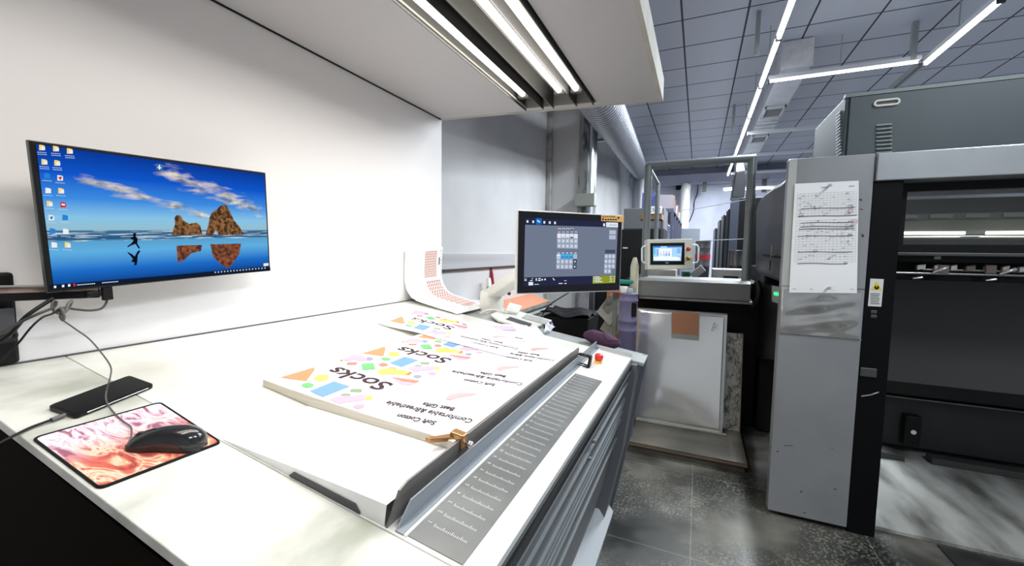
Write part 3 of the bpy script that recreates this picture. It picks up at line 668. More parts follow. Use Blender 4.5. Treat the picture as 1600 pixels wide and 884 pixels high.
# phone
ph_ = [Tq(74, 641), Tq(118, 656), Tq(241, 606), Tq(202, 592)]
phone = thing('smartphone', 'black smartphone lying face up beside the mouse pad', 'phone', ph_[0])
pr = rounded(ph_, .010); MB().prism([p+TN*.001 for p in pr], TN*.010).build('phone_body', mat('phone_black', (.006, .006, .0065), .35, spec=.2), phone, bevel=.002)
pcn = sum(ph_, V())/4
MB().face([p+(pcn-p).normalized()*.004+TN*.0114 for p in pr]).build('phone_screen', mat('phone_glass', (.004, .004, .0045), .25, spec=.15), phone, fix=False)
MB().tube([ph_[1]+(ph_[2]-ph_[1])*.12+TN*.007+(ph_[1]-ph_[0]).normalized()*.0008, ph_[1]+(ph_[2]-ph_[1])*.9+TN*.007+(ph_[1]-ph_[0]).normalized()*.0008], .0016, n=6).build('metal_rim', mat('rim', (.5, .5, .5), .25, 1), phone)
cbl = thing('charging_cable', 'black charging cable plugged into the smartphone', 'cable', Tq(100, 648))
MB().tube([Tq(101, 648, .007), Tq(80, 656, .007)], .0045, n=8).build('plug', mat('plug_grey', (.10, .10, .10), .4), cbl)
MB().tube(smooth_path([Tq(80, 656, .007), Tq(66, 661, .006), Tq(45, 669, .005), Tq(15, 684, .006), Tq(-15, 700, .0)], 8), .0028, n=8).build('lead', M_cable, cbl)

# ================================================================== PRINTED SHEETS
PC = {k: mat('ink_'+k, srgb(*v), .7) for k, v in dict(orange=(230, 150, 104), yellow=(232, 218, 108), green=(112, 190, 118), blue=(118, 162, 218), pink=(216, 174, 210), rose=(222, 164, 180), red=(220, 134, 112), violet=(150, 150, 180), olive=(138, 162, 130), dark=(58, 30, 40), faint=(200, 168, 166), amber=(212, 132, 78)).items()}
SH = lambda x: (.020+.040*max(0, min(1, (x+1.09)/.60))**1.3)      # height of the pile's top above the desk plane
def K(px, py, off=0):
    p = Tq(px, py, .04)
    for _ in range(4): p = Tq(px, py, SH(p.x))
    return (p.x, p.y)
def SK(x, y, off=.0011): return T(x, y, SH(x)+off)
def acrop(x, y): return (400+x*.25, 540+y*.25)
def dense(poly, step=.012):
    out = []
    for i, a in enumerate(poly):
        b = poly[(i+1) % len(poly)]; n = max(1, int(math.dist(a, b)/step))
        out += [(a[0]+(b[0]-a[0])*k/n, a[1]+(b[1]-a[1])*k/n) for k in range(n)]
    return out
def ell(cx, cy, rx, ry, rot=0, n=18): return [(cx+rx*math.cos(t)*math.cos(rot)-ry*math.sin(t)*math.sin(rot), cy+rx*math.cos(t)*math.sin(rot)+ry*math.sin(t)*math.cos(rot)) for t in [2*math.pi*i/n for i in range(n)]]
ART = []   # (colour, polygon in sheet x,y) traced on the nearest print
def A(c, *pts): ART.append((c, [K(*acrop(*p)) for p in pts]))
def E(c, cx, cy, rx, ry): A(c, *ell(cx, cy, rx, ry))
A('orange', (145, 198), (358, 135), (362, 150), (310, 220)); A('yellow', (358, 195), (395, 178), (452, 182), (440, 214), (400, 224), (356, 214))
E('green', 317, 246, 38, 15); A('blue', (328, 282), (480, 222), (580, 252), (410, 318)); A('olive', (588, 268), (652, 268), (652, 288), (576, 286))
E('olive', 552, 305, 33, 8); A('pink', (450, 330), (520, 310), (600, 312), (640, 302), (690, 306), (680, 335), (620, 345), (560, 348), (520, 362), (480, 350)); E('yellow', 692, 323, 28, 16)
A('rose', (588, 380), (620, 362), (670, 366), (660, 385), (625, 392)); A('pink', (540, 88), (590, 60), (650, 60), (690, 78), (700, 92), (640, 95), (600, 88), (560, 96)); E('violet', 702, 82, 26, 11)
A('red', (570, 103), (630, 103), (622, 118), (558, 118)); A('green', (652, 112), (728, 108), (740, 145), (660, 152)); E('red', 790, 118, 29, 11); E('red', 530, 91, 11, 5)
A('yellow', (745, 165), (780, 142), (830, 138), (900, 150), (955, 160), (930, 182), (880, 178), (820, 176), (780, 182)); E('amber', 840, 142, 30, 7); A('amber', (925, 180), (945, 158), (970, 166), (950, 182))
E('violet', 1000, 190, 26, 10); A('red', (835, 193), (1015, 216), (990, 230), (900, 222)); A('pink', (838, 196), (905, 222), (990, 232), (950, 246), (900, 240))
A('faint', (1165, 330), (1200, 300), (1260, 292), (1350, 290), (1365, 302), (1300, 312), (1240, 322), (1200, 338))
def txt_spots():   # text, centre, size, bold
    s1 = K(*acrop(645, 202)); return s1
sc_ = K(*acrop(640, 203))
xl = K(*acrop(470, 140)); xr = K(*acrop(815, 262))
def fit(t, a, b_, bold, vs=1.0):      # text running from place a to place b_ on the sheet
    a, b_ = K(*acrop(*a)), K(*acrop(*b_)); g_ = glyphs(t, bold)[0]; w0 = max(v.x for v in g_)-min(v.x for v in g_); mid = (max(v.x for v in g_)+min(v.x for v in g_))/2
    L_ = math.dist(a, b_); d = ((b_[0]-a[0])/L_, (b_[1]-a[1])/L_); c = ((a[0]+b_[0])/2-d[0]*mid*L_/w0, (a[1]+b_[1])/2-d[1]*mid*L_/w0)
    return (t, c, L_/w0, bold, d, vs)
TX = [fit('Socks', (815, 255), (468, 145), .018, .92), fit('Soft Cotton', (1105, 478), (868, 430), .03, 1.4), fit('Comfortable &Breathable', (1330, 465), (805, 350), .02, 1.5), fit('Best Gifts', (1222, 392), (1028, 358), .03, 1.4)]
PITCH = .312
def artwork(mb, fn, dy=0, ylim=None, xs=1):
    for c, poly in ART:
        q = [(x, y+dy) for x, y in poly]
        if ylim and (max(p[1] for p in q) > ylim): continue
        cx_ = sum(p[0] for p in q)/len(q); cy_ = sum(p[1] for p in q)/len(q)
        mb.face([fn(*p) for p in dense(q)], PC[c])
    for s_, (x0, y0), sz, bo, d, vs in TX:
        if ylim and y0+dy > ylim: continue
        def f(a, b_, x0=x0, y0=y0, d=d, vs=vs): return fn(x0+a*d[0]-b_*vs*d[1], y0+dy+a*d[1]+b_*vs*d[0])
        text(mb, s_, f, sz, PC['dark'], bold=bo)
kl = K(410, 592); kr = K(700, 687)
stk = thing('sheet_stack', 'thick stack of white printed Socks sheets lying against the steel stop rail', 'paper stack', T(-.8, 1.2, 0))
x0, x1 = kl[0], -.474; y0l, y0r = kl[1], kr[1]; y1 = 1.66
def stf(u, v, h): 
    x = x0+(x1-x0)*u; ya = y0l+(y0r-y0l)*u; y = ya+(y1-ya)*v; return T(x, y, h if h is not None else SH(x))
b1 = MB(); NU = 60
b1.grid(lambda u, v: stf(u, v, None), NU, 4, M_paper, smooth=True)
edge_m = mat('paper_edges', (.66, .60, .48), .8, noise=(120, (.74, .69, .58), .4, .6, 2, (.05, .05, 3)))
def low_(x): return max(.0006, PH(x)+.0018)
for v in (0, 1):
    for i in range(NU):
        a, b_ = i/NU, (i+1)/NU; xa = x0+(x1-x0)*a; xb = x0+(x1-x0)*b_
        b1.face([stf(a, v, low_(xa)), stf(b_, v, low_(xb)), stf(b_, v, None), stf(a, v, None)], edge_m)
b1.face([stf(0, 0, low_(x0)), stf(0, 1, low_(x0)), stf(0, 1, None), stf(0, 0, None)], edge_m)
b1.face([stf(1, 0, low_(x1)), stf(1, 1, low_(x1)), stf(1, 1, None), stf(1, 0, None)], edge_m)
b1.build('sheets', None, stk)
b2 = MB()
for k in range(3): artwork(b2, SK, k*PITCH, 1.64)
b2.build('printed_design', None, stk, fix=False)
# loose sheet with one print, lying across the pile's far end
h3 = .002
g0, g1, g2, g3 = [Tq(*p, .03) for p in ((590, 502), (790, 556), (824, 524), (653, 480))]
ls = thing('printed_sheet', 'loose Socks sheet lying across the far end of the stack', 'paper', g0)
gh = lambda x: SH(x)+.004 if x > -1.1 else max(.003, SH(x)+.004-(.02)*min(1, (-1.1-x)/.18))
gc = [(p.x, p.y) for p in (Tq(590, 502, .012), Tq(789, 556, .05), Tq(824, 524, .05), Tq(653, 480, .008))]
def gp(u, v, off=0):
    x = (gc[0][0]*(1-u)+gc[1][0]*u)*(1-v)+(gc[3][0]*(1-u)+gc[2][0]*u)*v; y = (gc[0][1]*(1-u)+gc[1][1]*u)*(1-v)+(gc[3][1]*(1-u)+gc[2][1]*u)*v
    return T(x, y, gh(x)+off)
MB().grid(lambda u, v: gp(u, v), 16, 4, M_paper).build('sheet', M_paper, ls, solid=.0006)
b3 = MB()
# the same print scaled into the loose sheet
ux0, ux1 = kl[0], -.50; uy0, uy1 = min(y for _, p in ART for _, y in p)-.04, max(y for _, p in ART for _, y in p)+.03
def gfn(x, y): return gp((x-ux0)/(ux1-ux0)*1.0, max(0, min(1, (y-uy0)/(uy1-uy0))), .0010)
artwork(b3, gfn); b3.build('printed_design', None, ls, fix=False)
# creased waste sheet behind
c3 = [(p.x, p.y) for p in (Tq(742, 506, .012), Tq(808, 541, .012), Tq(866, 548, .004), Tq(838, 511, .004))]
def wp(u, v, off=0):
    x = (c3[0][0]*(1-u)+c3[1][0]*u)*(1-v)+(c3[3][0]*(1-u)+c3[2][0]*u)*v; y = (c3[0][1]*(1-u)+c3[1][1]*u)*(1-v)+(c3[3][1]*(1-u)+c3[2][1]*u)*v
    return T(x, y, max(.004, (SH(x)+.006 if y < 1.70 else .010))+.006*abs(math.sin(3.2*v+u))+off)
wsx = thing('waste_sheet', 'creased white sheet with pink print beside the touch screen arm', 'paper', T(c3[2][0], c3[2][1], .006))
MB().grid(lambda u, v: wp(u, v), 14, 14, M_paper).build('sheet', M_paper, wsx, solid=.0006)
b4 = MB(); 
for c, pts in (('pink', [(.1, .2), (.25, .12), (.3, .55), (.18, .6)]), ('rose', [(.62, .15), (.74, .12), (.76, .3), (.66, .35)]), ('violet', [(.3, .2), (.33, .2), (.34, .5), (.31, .5)])): b4.grid(lambda u, v, p=pts: wp(p[0][0]+(p[2][0]-p[0][0])*u, p[0][1]+(p[2][1]-p[0][1])*v, .0018), 4, 4, PC[c])
b4.build('printed_design', None, wsx, fix=False)

# curved sheet leaning on the panel
cs = thing('curled_sheet', 'curled white sheet with brown chevron print leaning on the white panel', 'paper', T(-1.4, 2.2, 0))
Y0, Y1 = 1.975, 2.365
prf = [(-1.572, 1.405), (-1.578, 1.34), (-1.582, 1.27), (-1.580, 1.21), (-1.567, 1.165), (-1.535, 1.125), (-1.49, 1.103), (-1.42, 1.088), (-1.34, 1.072), (-1.25, 1.056), (-1.19, 1.047)]
prf = [(x-(.03 if x > -1.2 else 0), max(z, T(x, 0, .004).z)) for x, z in prf]
def pf(t, off=0):
    t = min(max(t, 0), 1)*(len(prf)-1); i = min(int(t), len(prf)-2); f = t-i
    a = V((prf[i][0], 0, prf[i][1])); b = V((prf[i+1][0], 0, prf[i+1][1])); d = (b-a).normalized(); n = V((-d.z, 0, d.x)); n = n if n.x+n.z > 0 else -n
    return a.lerp(b, f)+n*off
def cf(u, v, off=0):
    p = pf(v, off); return V((p.x, Y0+(Y1-Y0)*u, p.z+.020*u*(1-v)))
MB().grid(lambda u, v: cf(u, v), 6, 44, M_paper).build('sheet', M_paper, cs, solid=.0006)
chev = bpy.data.materials.new('chevron_print'); chev.use_nodes = True
def _chev():
    nt = chev.node_tree; b = nt.nodes['Principled BSDF']; b.inputs['Roughness'].default_value = .7; L = nt.links.new
    uv = nt.nodes.new('ShaderNodeUVMap'); sx = nt.nodes.new('ShaderNodeSeparateXYZ'); L(uv.outputs[0], sx.inputs[0])
    def mt_(op, a, b_=None):
        n = nt.nodes.new('ShaderNodeMath'); n.operation = op
        for i, q in enumerate((a, b_)):
            if q is None: continue
            if isinstance(q, (int, float)): n.inputs[i].default_value = q
            else: L(q, n.inputs[i])
        return n.outputs[0]
    tri = mt_('ABSOLUTE', mt_('SUBTRACT', mt_('FRACT', mt_('MULTIPLY', sx.outputs[0], 6)), .5))
    s_ = mt_('FRACT', mt_('ADD', mt_('MULTIPLY', sx.outputs[1], 11), mt_('MULTIPLY', tri, 1.6)))
    st = mt_('GREATER_THAN', s_, .42)
    mx = nt.nodes.new('ShaderNodeMix'); mx.data_type = 'RGBA'; L(st, mx.inputs[0]); mx.inputs[6].default_value = (*srgb(245, 235, 228), 1); mx.inputs[7].default_value = (*srgb(165, 105, 88), 1); L(mx.outputs[2], b.inputs['Base Color'])
_chev()
def patch(mb, u0, u1, v0, v1, m): mb.grid(lambda u, v: cf(u0+(u1-u0)*u, v0+(v1-v0)*v, .0012), 3, 20, m)
b5 = MB(); patch(b5, .50, .84, .03, .29, chev); patch(b5, .52, .93, .33, .86, chev)
patch(b5, .90, .93, .10, .17, PC['dark'])
for i in range(9): patch(b5, .955, .97, .03+i*.03, .043+i*.03, PC['red'] if i % 3 else PC['dark'])
b5.build('printed_design', None, cs, fix=False)

# ================================================================== CLAMP, LOUPE, POUCH
bz = T(-.475, .80, .0); cl_ = thing('sheet_clamp', 'brass sheet clamp with silver thumb screw on the steel stop rail', 'clamp', bz)
brass = mat('brass', (.42, .23, .10), .32, .85)
slab(-.492, -.458, .752, .775, .040, .074, brass).build('clamp_block', None, cl_, bevel=.003)
MB().prism([T(-.527, .712, .055), T(-.515, .712, .055), T(-.478, .753, .055), T(-.490, .770, .055)], TN*.010).build('clamp_finger', brass, cl_, bevel=.002)
MB().lathe(T(-.458, .764, .054), [(.004, 0), (.004, .006), (.009, .008), (.009, .015), (.007, .018)], ax=(1, 0, -.15), n=18).build('thumb_screw', mat('screw_silver', (.75, .68, .62), .25, 1), cl_)
lp = T(-.425, 1.70, 0); lo = thing('folding_loupe', 'small black folding loupe standing beside the red stop button', 'loupe', lp)
u1 = V((0, 1, 0)); u2 = V((1, 0, -SL)).normalized()
MB().obox(lp+u2*.024+TN*.024, u2*.005, u1*.015, TN*.022).build('hinge_plate', M_blk, lo, bevel=.001)
def ringbox(c, a, b, nrm_, wd, th, mb):
    for s_ in (-1, 1):
        mb.obox(c+a*s_*(a.length-wd)/a.length, a.normalized()*wd, b, nrm_*th); mb.obox(c+b*s_*(b.length-wd)/b.length, a, b.normalized()*wd, nrm_*th)
    return mb
ringbox(lp+TN*.004, u2*.028, u1*.017, TN, .003, .002, MB()).build('base_frame', M_blk, lo)
ringbox(lp+TN*.047, u2*.028, u1*.016, TN, .006, .002, MB()).build('lens_frame', M_blk, lo)
MB().lathe(lp+TN*.046, [(.0, 0), (.011, 0), (.011, .002), (0, .003)], ax=TN, n=18).build('lens', M_glass, lo)
# maroon pouch
pq = (Tq(910, 531, -.012)+Tq(967, 553, -.012))/2; pdx = (Tq(967, 552, -.012)-Tq(911, 533, -.012)); pl = pdx.length/2; pdx = pdx.normalized(); pdy = TN.cross(pdx)
pch = thing('fabric_pouch', 'dark maroon fabric pouch lying on the far ledge of the desk', 'pouch', pq)
def pfn(u, v, sgn=1):
    t = u*2-1; wv = .050*max(0, 1-abs(t)**2.4)**.6*(1+.1*t); a = 2*math.pi*v
    return pq+pdx*(t*pl*1.03)+pdy*(math.cos(a)*wv)+TN*(.040+math.sin(a)*.040*max(0, 1-abs(t)**2.2)**.6+.002*math.sin(9*t))
pm = mat('maroon_fabric', srgb(62, 30, 58), .85, bump=(80, .5, .004))
MB().grid(pfn, 26, 20, pm).build('pouch_body', pm, pch)
MB().tube([pfn(.55+.4*i/12, .25+.18*math.sin(i/12*3.0))+TN*.001 for i in range(13)], .0016, n=6).build('flap_seam', mat('seam_dark', srgb(38, 16, 34), .9), pch)

# ================================================================== TOUCH SCREEN ON ITS ARM
k_ = .55/.42
tTL, tTR, tBR, tBL = pose([(-.545, 1.256, 1.538), (-.257, 1.562, 1.539), (-.259, 1.561, 1.259), (-.548, 1.256, 1.258)], k_)
tux = ((tTR-tTL)+(tBR-tBL)).normalized(); tuy = (tTL-tBL); tuy = (tuy-tux*tuy.dot(tux)).normalized(); tn = tux.cross(tuy)
tC = (tTL+tTR+tBR+tBL)/4; tw = .55/2; th = ((tTL-tBL).length+(tTR-tBR).length)/4
ts = thing('touch_screen', 'white framed touch screen with grey control menu on a cream arm', 'touch screen', Tq(783, 487, -.01))
def TPf(px, py, off=0): return onp(px, py, tC+tn*off, tn)
MB().obox(tC-tn*.013, tux*tw, tuy*th, tn*.010).build('screen_housing', mat('housing_white', (.55, .55, .53), .35), ts, bevel=.004)
MB().obox(tC-tn*.001, tux*(tw-.006), tuy*(th-.006), tn*.0008).build('bezel', mat('bezel_black', (.006, .006, .007), .18), ts)
def tc5(x, y): return (780+x*220/1080, 300+y*180/884)
def TPo(pts, off): return [TPf(*tc5(*p), off) for p in pts]
uiM = mat
ui = MB(); ui.face(TPo([(200, 197), (912, 232), (890, 697), (188, 727)], .0006), emi('ui_grey', srgb(112, 122, 142), 1))
uio = ui.build('display', None, ts, fix=False)
g = MB(); navy = emi('ui_navy', srgb(38, 42, 68), 1); uw = emi('ui_white', srgb(225, 232, 242), 1); ul = emi('ui_light', srgb(178, 188, 208), 1); ub = emi('ui_blue', srgb(70, 180, 235), 1); uy_ = emi('ui_olive', srgb(140, 150, 40), 1); ud = emi('ui_dark', srgb(70, 78, 98), 1); ubd = emi('ui_button_blue', srgb(20, 110, 200), 1)
def R_(x0, y0, x1, y1, m, off=.001, sk=0.03):
    # a small rectangle in the menu, following the screen's own slope
    dy = lambda x: sk*(x-x0)
    g.face(TPo([(x0, y0), (x1, y0+dy(x1)), (x1, y1+dy(x1)), (x0, y1)], off), m)
g.face(TPo([(200, 197), (912, 232), (911, 272), (199, 250)], .0009), navy); g.face(TPo([(190, 655), (892, 638), (890, 697), (188, 727)], .0009), navy)
R_(282, 200, 326, 248, ubd, .0012); 
for x in (217, 261, 346, 388, 428): R_(x-7, 215+(x-200)*.05, x+7, 234+(x-200)*.05, uw, .0012)
R_(292, 214, 302, 226, uw, .0014); R_(300, 224, 314, 232, uw, .0014)
R_(798, 240, 812, 262, uw, .0012); R_(820, 232, 911, 268, uw, .0012); R_(845, 250, 900, 253, ud, .0014)
for r_ in range(3):
    for c_ in range(5):
        x = 445+c_*32; y = 317+r_*39+c_*.8; R_(x, y, x+29, y+35, uw if r_ == 0 else ul, .0012)
        if r_: R_(x+9, y+12, x+20, y+23, uw, .0014)
        elif c_ in (1, 2): R_(x+4, y+28, x+25, y+31, ud, .0014)
        elif c_ == 3: R_(x+3, y+24, x+26, y+33, navy, .0014)
for c_, m in enumerate((emi('ui_red', srgb(190, 60, 70), 1), ubd, emi('ui_red', srgb(190, 60, 70), 1), navy)): R_(451+c_*32, 277, 473+c_*32, 287, uw, .0012); R_(455+c_*32, 281, 469+c_*32, 291, m, .0014)
for c_ in range(5): R_(453+c_*32, 303, 469+c_*32, 308, uw, .0012); R_(449+c_*32, 464, 465+c_*32, 470, uw, .0012)
for r_ in range(3):
    for c_ in range(5):
        x = 441+c_*32-r_*1.5; y = 476+r_*39; R_(x, y, x+28, y+35, ul if c_ < 4 or r_ == 0 else ud, .0012, .005)
        if r_ == 0 and c_ < 4: R_(x, y, x+28, y+35, uw if c_ == 0 else ub, .0013, .005); R_(x+4, y+18, x+24, y+27, ub if c_ == 0 else ubd, .0014, .005)
        elif r_: R_(x+8, y+13, x+19, y+23, uw, .0014, .005)
R_(845, 292, 895, 324, ul, .0012, .02); R_(843, 330, 894, 362, ul, .0012, .02); R_(812, 442, 890, 470, ud, .0012, 0)
for r_ in range(4):
    for c_ in range(3 if r_ < 3 else 2): x = 809+c_*28-r_*1.5; y = 477+r_*38; R_(x, y, x+25, y+33, ul, .0012, 0); R_(x+8, y+10, x+16, y+22, uw, .0014, 0)
g.face(TPo([(718, 644), (892, 639), (889, 697), (716, 703)], .0012), uy_)
for i in range(4): R_(722, 650+i*12, 730, 656+i*12, uw, .0014, -.02); R_(734, 649+i*12, 770+(i*17) % 28, 655+i*12, uw, .0014, -.02)
for i in range(3): R_(848, 647+i*17, 866, 653+i*17, uw, .0014, -.02); R_(878, 646+i*17, 888, 652+i*17, uw, .0014, -.02)
for x, y, a, b_ in ((193, 665, 18, 5), (193, 676, 18, 5), (236, 676, 20, 6), (250, 662, 9, 6), (280, 661, 9, 20), (300, 660, 18, 8), (298, 674, 20, 8), (324, 666, 11, 12), (346, 664, 12, 12), (456, 698, 30, 6), (498, 678, 18, 4), (500, 698, 16, 6), (270, 706, 34, 4)): R_(x, y, x+a, y+b_, uw, .0014, -.02)
g.face(TPo([(408, 660), (416, 660), (428, 676), (420, 678)], .0014), uw); R_(225, 690, 260, 716, uw, .0014, -.02)
g.build('menu', None, uio, fix=False)
st = MB(); st.face(TPo([(783, 177), (945, 182), (958, 190), (956, 230), (783, 222)], .0014), mat('label_orange', srgb(238, 185, 110), .5))
sto = st.build('warning_label', None, ts, fix=False)
st2 = MB()
for i in range(6): st2.face(TPo([(792+i*17, 185), (803+i*17, 185), (803+i*17, 193), (792+i*17, 193)], .0018), PC['dark'])
for i in range(5): st2.face(TPo([(812+i*19, 205), (826+i*19, 206), (826+i*19, 217), (812+i*19, 216)], .0018), PC['dark'])
for x, y in ((790, 200), (908, 190)): st2.face(TPo([(x, y), (x+13, y), (x+13, y+16), (x, y+16)], .0018), PC['dark'])
st2.build('label_print', None, sto, fix=False)
ab = Tq(768, 487, -.012); ztop = onp(770, 455, ab, (0, 1, 0)).z
r0 = .074
MB().lathe(ab, [(r0, -.02), (r0, ztop-ab.z-.01), (r0*.93, ztop-ab.z)], M_cream, n=32).build('arm_base', None, ts)
aS = V((ab.x, ab.y, ztop-.02)); aE = tC-tn*.08-tux*.04+tuy*.0
ad = (aE-aS).normalized(); aside = ad.cross(V((0, 0, 1))).normalized(); aup = aside.cross(ad)
MB().obox((aS+aE)/2, (aE-aS)/2, aside*.052, aup*.030).build('arm_bar', M_cream, ts, bevel=.012)
MB().lathe(aS-V((0, 0, .02)), [(r0, 0), (r0*.98, .03), (r0*.8, .045), (0, .05)], M_cream, n=32).build('arm_joint', None, ts)
MB().obox(tC-tn*.06-tux*.04, tux*.05, tuy*.05, tn*.03).build('mount_plate', M_cream, ts, bevel=.004)
# trays and cables on the rear ledge
tray = thing('cable_tray_box', 'cream keyboard tray and covers at the foot of the touch screen arm', 'tray', Tq(830, 500, 0))
def TB(c, h0, h1, m, nm, par, bev=.002): 
    a = [Tq(*p, 0) for p in c]; return MB().hexa([p+TN*h0 for p in a], [p+TN*h1 for p in a]).build(nm, m, par, bevel=bev)
TB([(766, 494), (778, 503), (800, 492), (788, 484)], .0, .012, M_cream, 'cover', tray)
TB([(778, 503), (827, 517), (862, 503), (808, 488)], .0, .012, M_cream, 'tray_body', tray)
TB([(789, 502), (827, 514), (831, 509), (797, 498)], .0122, .013, M_dark, 'tray_slot', tray)
TB([(788, 492), (808, 495), (815, 484), (795, 478)], .013, .028, M_cream, 'adapter', tray, .004)
TB([(815, 500), (850, 510), (858, 504), (822, 494)], .0125, .016, mat('tray_lid', (.42, .43, .40), .4), 'tray_lid', tray)
cable('white_cable', [Tq(750, 489, .01), Tq(765, 484, .02), Tq(778, 485, .02), Tq(792, 488, .022)], .005, 'white cable curving round the foot of the touch screen arm', mat('cable_white', (.8, .8, .72), .5))
bag = MB(); bag.grid(lambda u, v: (Tq(850, 522, 0)*(1-u)*(1-v)+Tq(868, 514, 0)*u*(1-v)+Tq(852, 507, .03)*(1-u)*v+Tq(862, 508, .03)*u*v)+TN*(.01+.008*math.sin(9*u+5*v)), 8, 8)
tag(bag.build('plastic_bag', mat('bag', (.72, .74, .82), .25, alpha=.6)), 'small crumpled clear plastic bag at the end of the tray', 'bag')
cable('screen_cable', [TPf(890, 456, -.05), V((-.95, 2.75, 1.02)), V((-1.05, 2.85, .90)), V((-1.12, 2.8, .86))], .004, 'thin black cable hanging from the touch screen towards the drawer cabinet', M_cable)

# ================================================================== BEHIND THE DESK
M_cab = mat('cabinet_grey', (.27, .28, .25), .5, noise=(7, (.17, .18, .16), .4, .7, 8))
pcab = thing('plan_chest', 'grey metal plan chest with shallow drawers behind the desk', 'drawer cabinet', (-1.5, 3.3, 0))
PX = -1.19; PZ = .86
pa = on(868, 468, z=PZ); pX = pa.x; pY1 = pa.y
MB().box((-1.90, 2.62, 0), (pX-.03, pY1-.02, PZ-.035)).build('cabinet_body', M_cab, pcab)
MB().box((-1.93, 2.60, PZ-.034), (pX, pY1, PZ)).build('cabinet_top', M_cab, pcab, bevel=.004)
for i in range(6):
    z1 = PZ-.06-i*.12; d = MB(); d.box((pX-.03, 2.64, z1-.10), (pX-.012, pY1-.04, z1)); do = d.build('drawer', mat('drawer_grey', (.40, .41, .38), .45, noise=(9, (.26, .27, .24), .4, .7, 8)), pcab, bevel=.003)
    MB().box((pX-.012, 2.66, z1-.018), (pX+.012, pY1-.08, z1-.008)).build('drawer_pull', M_lgrey, do)
op = MB(); opts = [on(777, 497, z=PZ+.004), on(858, 470, z=PZ+.004), on(828, 458, z=PZ+.004), on(770, 465, z=PZ+.004)]; op.prism(opts, (0, 0, .003)); tag(op.build('orange_sheet', mat('orange_paper', srgb(225, 150, 115), .6)), 'orange paper sheet lying on the plan chest', 'paper')
op = MB(); opts = [on(812, 481, z=PZ+.009), on(855, 469, z=PZ+.009), on(875, 466, z=PZ+.009), on(825, 474, z=PZ+.009)]
zb_ = PZ
def onz(px, py, z=None): return on(px, py, z=PZ if z is None else z)
# bottle, brush handle, black hose, clutter behind the curled sheet
bt = onz(763, 478); bt.x += 0
bott = thing('clear_bottle', 'small clear bottle with white cap behind the touch screen arm', 'bottle', (bt.x, bt.y, PZ))
sc = (on(763, 447, y=bt.y).z-PZ)
MB().lathe((bt.x, bt.y, PZ+.001), [(.032, 0), (.034, .02), (.034, sc-.05), (.022, sc-.02), (.018, sc)], n=18).build('bottle_body', mat('bottle_clear', (.62, .64, .66), .15, trans=.5), bott)
zc1 = on(763, 435, y=bt.y).z; MB().lathe((bt.x, bt.y, PZ+sc), [(.022, 0), (.022, zc1-PZ-sc), (.018, zc1-PZ-sc+.004)], n=18).build('bottle_cap', M_paper, bott)
by = bt.y+.18
br_ = MB(); q0 = on(771, 447, y=by); q1 = on(765, 407, y=by); q00 = q0+(q0-q1)*.7; q00.z = max(q00.z, PZ+.01)
br_.tube([q00, q0, q0.lerp(q1, .5), q1], [.010, .012, .017, .013], n=10); tag(br_.build('brush_handle', mat('dark_red', (.30, .01, .03), .35)), 'dark red brush handle standing against the left wall', 'brush')
tag(MB().tube(smooth_path([V((on(778, 462, y=3.1).x, 3.1, PZ+.016)), on(778, 462, y=3.1), on(785, 455, y=3.1), on(792, 454, y=3.1), on(795, 458, y=3.1), on(797, 459, y=3.1)], 6), .014, n=10).build('black_hose', mat('hose', (.06, .03, .07), .35)), 'short curved black hose behind the touch screen arm', 'hose')
i_ = 0
for (px, py, y, sx, sy, sz, c, lab, rz) in ((722, 452, 3.0, .07, .07, .045, (.03, .02, .015), 'dark brown box behind the curled sheet', .3), (733, 457, 2.85, .05, .03, .02, (.70, .66, .55), 'cream small box beside the dark brown box', .2),
        (742, 446, 3.3, .17, .10, .03, (.16, .17, .17), 'dark grey tray lying on the plan chest behind the curled sheet', .1), (735, 440, 3.3, .10, .07, .012, (.75, .75, .76), 'crumpled pale sheets lying on the dark grey tray', .5),
        (768, 460, 3.0, .05, .05, .02, (.5, .52, .55), 'pale grey tin behind the touch screen arm', 0)):
    c_ = on(px, py, y=y); zb0 = PZ if sz > .012 else PZ+.061; 
    a = MB().obox((c_.x, y, zb0+sz+.001), (sx*math.cos(rz), sx*math.sin(rz), 0), (-sy*math.sin(rz), sy*math.cos(rz), 0), (0, 0, sz))
    tag(a.build('tin' if 'tin' in lab else 'crumpled_paper' if 'crumpled' in lab else 'tray' if 'tray' in lab else 'small_box', mat('clut%d' % i_, c, .6), bevel=.006), lab, 'tin' if 'tin' in lab else 'paper' if 'crumpled' in lab else 'tray' if 'tray' in lab else 'box'); i_ += 1
# black bin with rags
bn = on(893, 500, y=3.9)
bin_ = thing('waste_bin', 'black open bin with dark rags on its rim beside the plan chest', 'bin', (bn.x, 3.9, 0))
MB().hexa([(bn.x-.17, 3.72, 0), (bn.x+.17, 3.72, 0), (bn.x+.17, 4.08, 0), (bn.x-.17, 4.08, 0)], [(bn.x-.22, 3.68, .80), (bn.x+.22, 3.68, .80), (bn.x+.22, 4.12, .80), (bn.x-.22, 4.12, .80)]).build('bin_body', M_blkm, bin_, bevel=.01)
rg = MB(); rg.grid(lambda u, v: V((bn.x-.24+.46*u, 3.66+.46*v, .825+.015*math.sin(9*u+3*v)+.015*math.cos(13*v-5*u))), 18, 18); rg.build('rags', M_blkm, bin_, solid=.01)
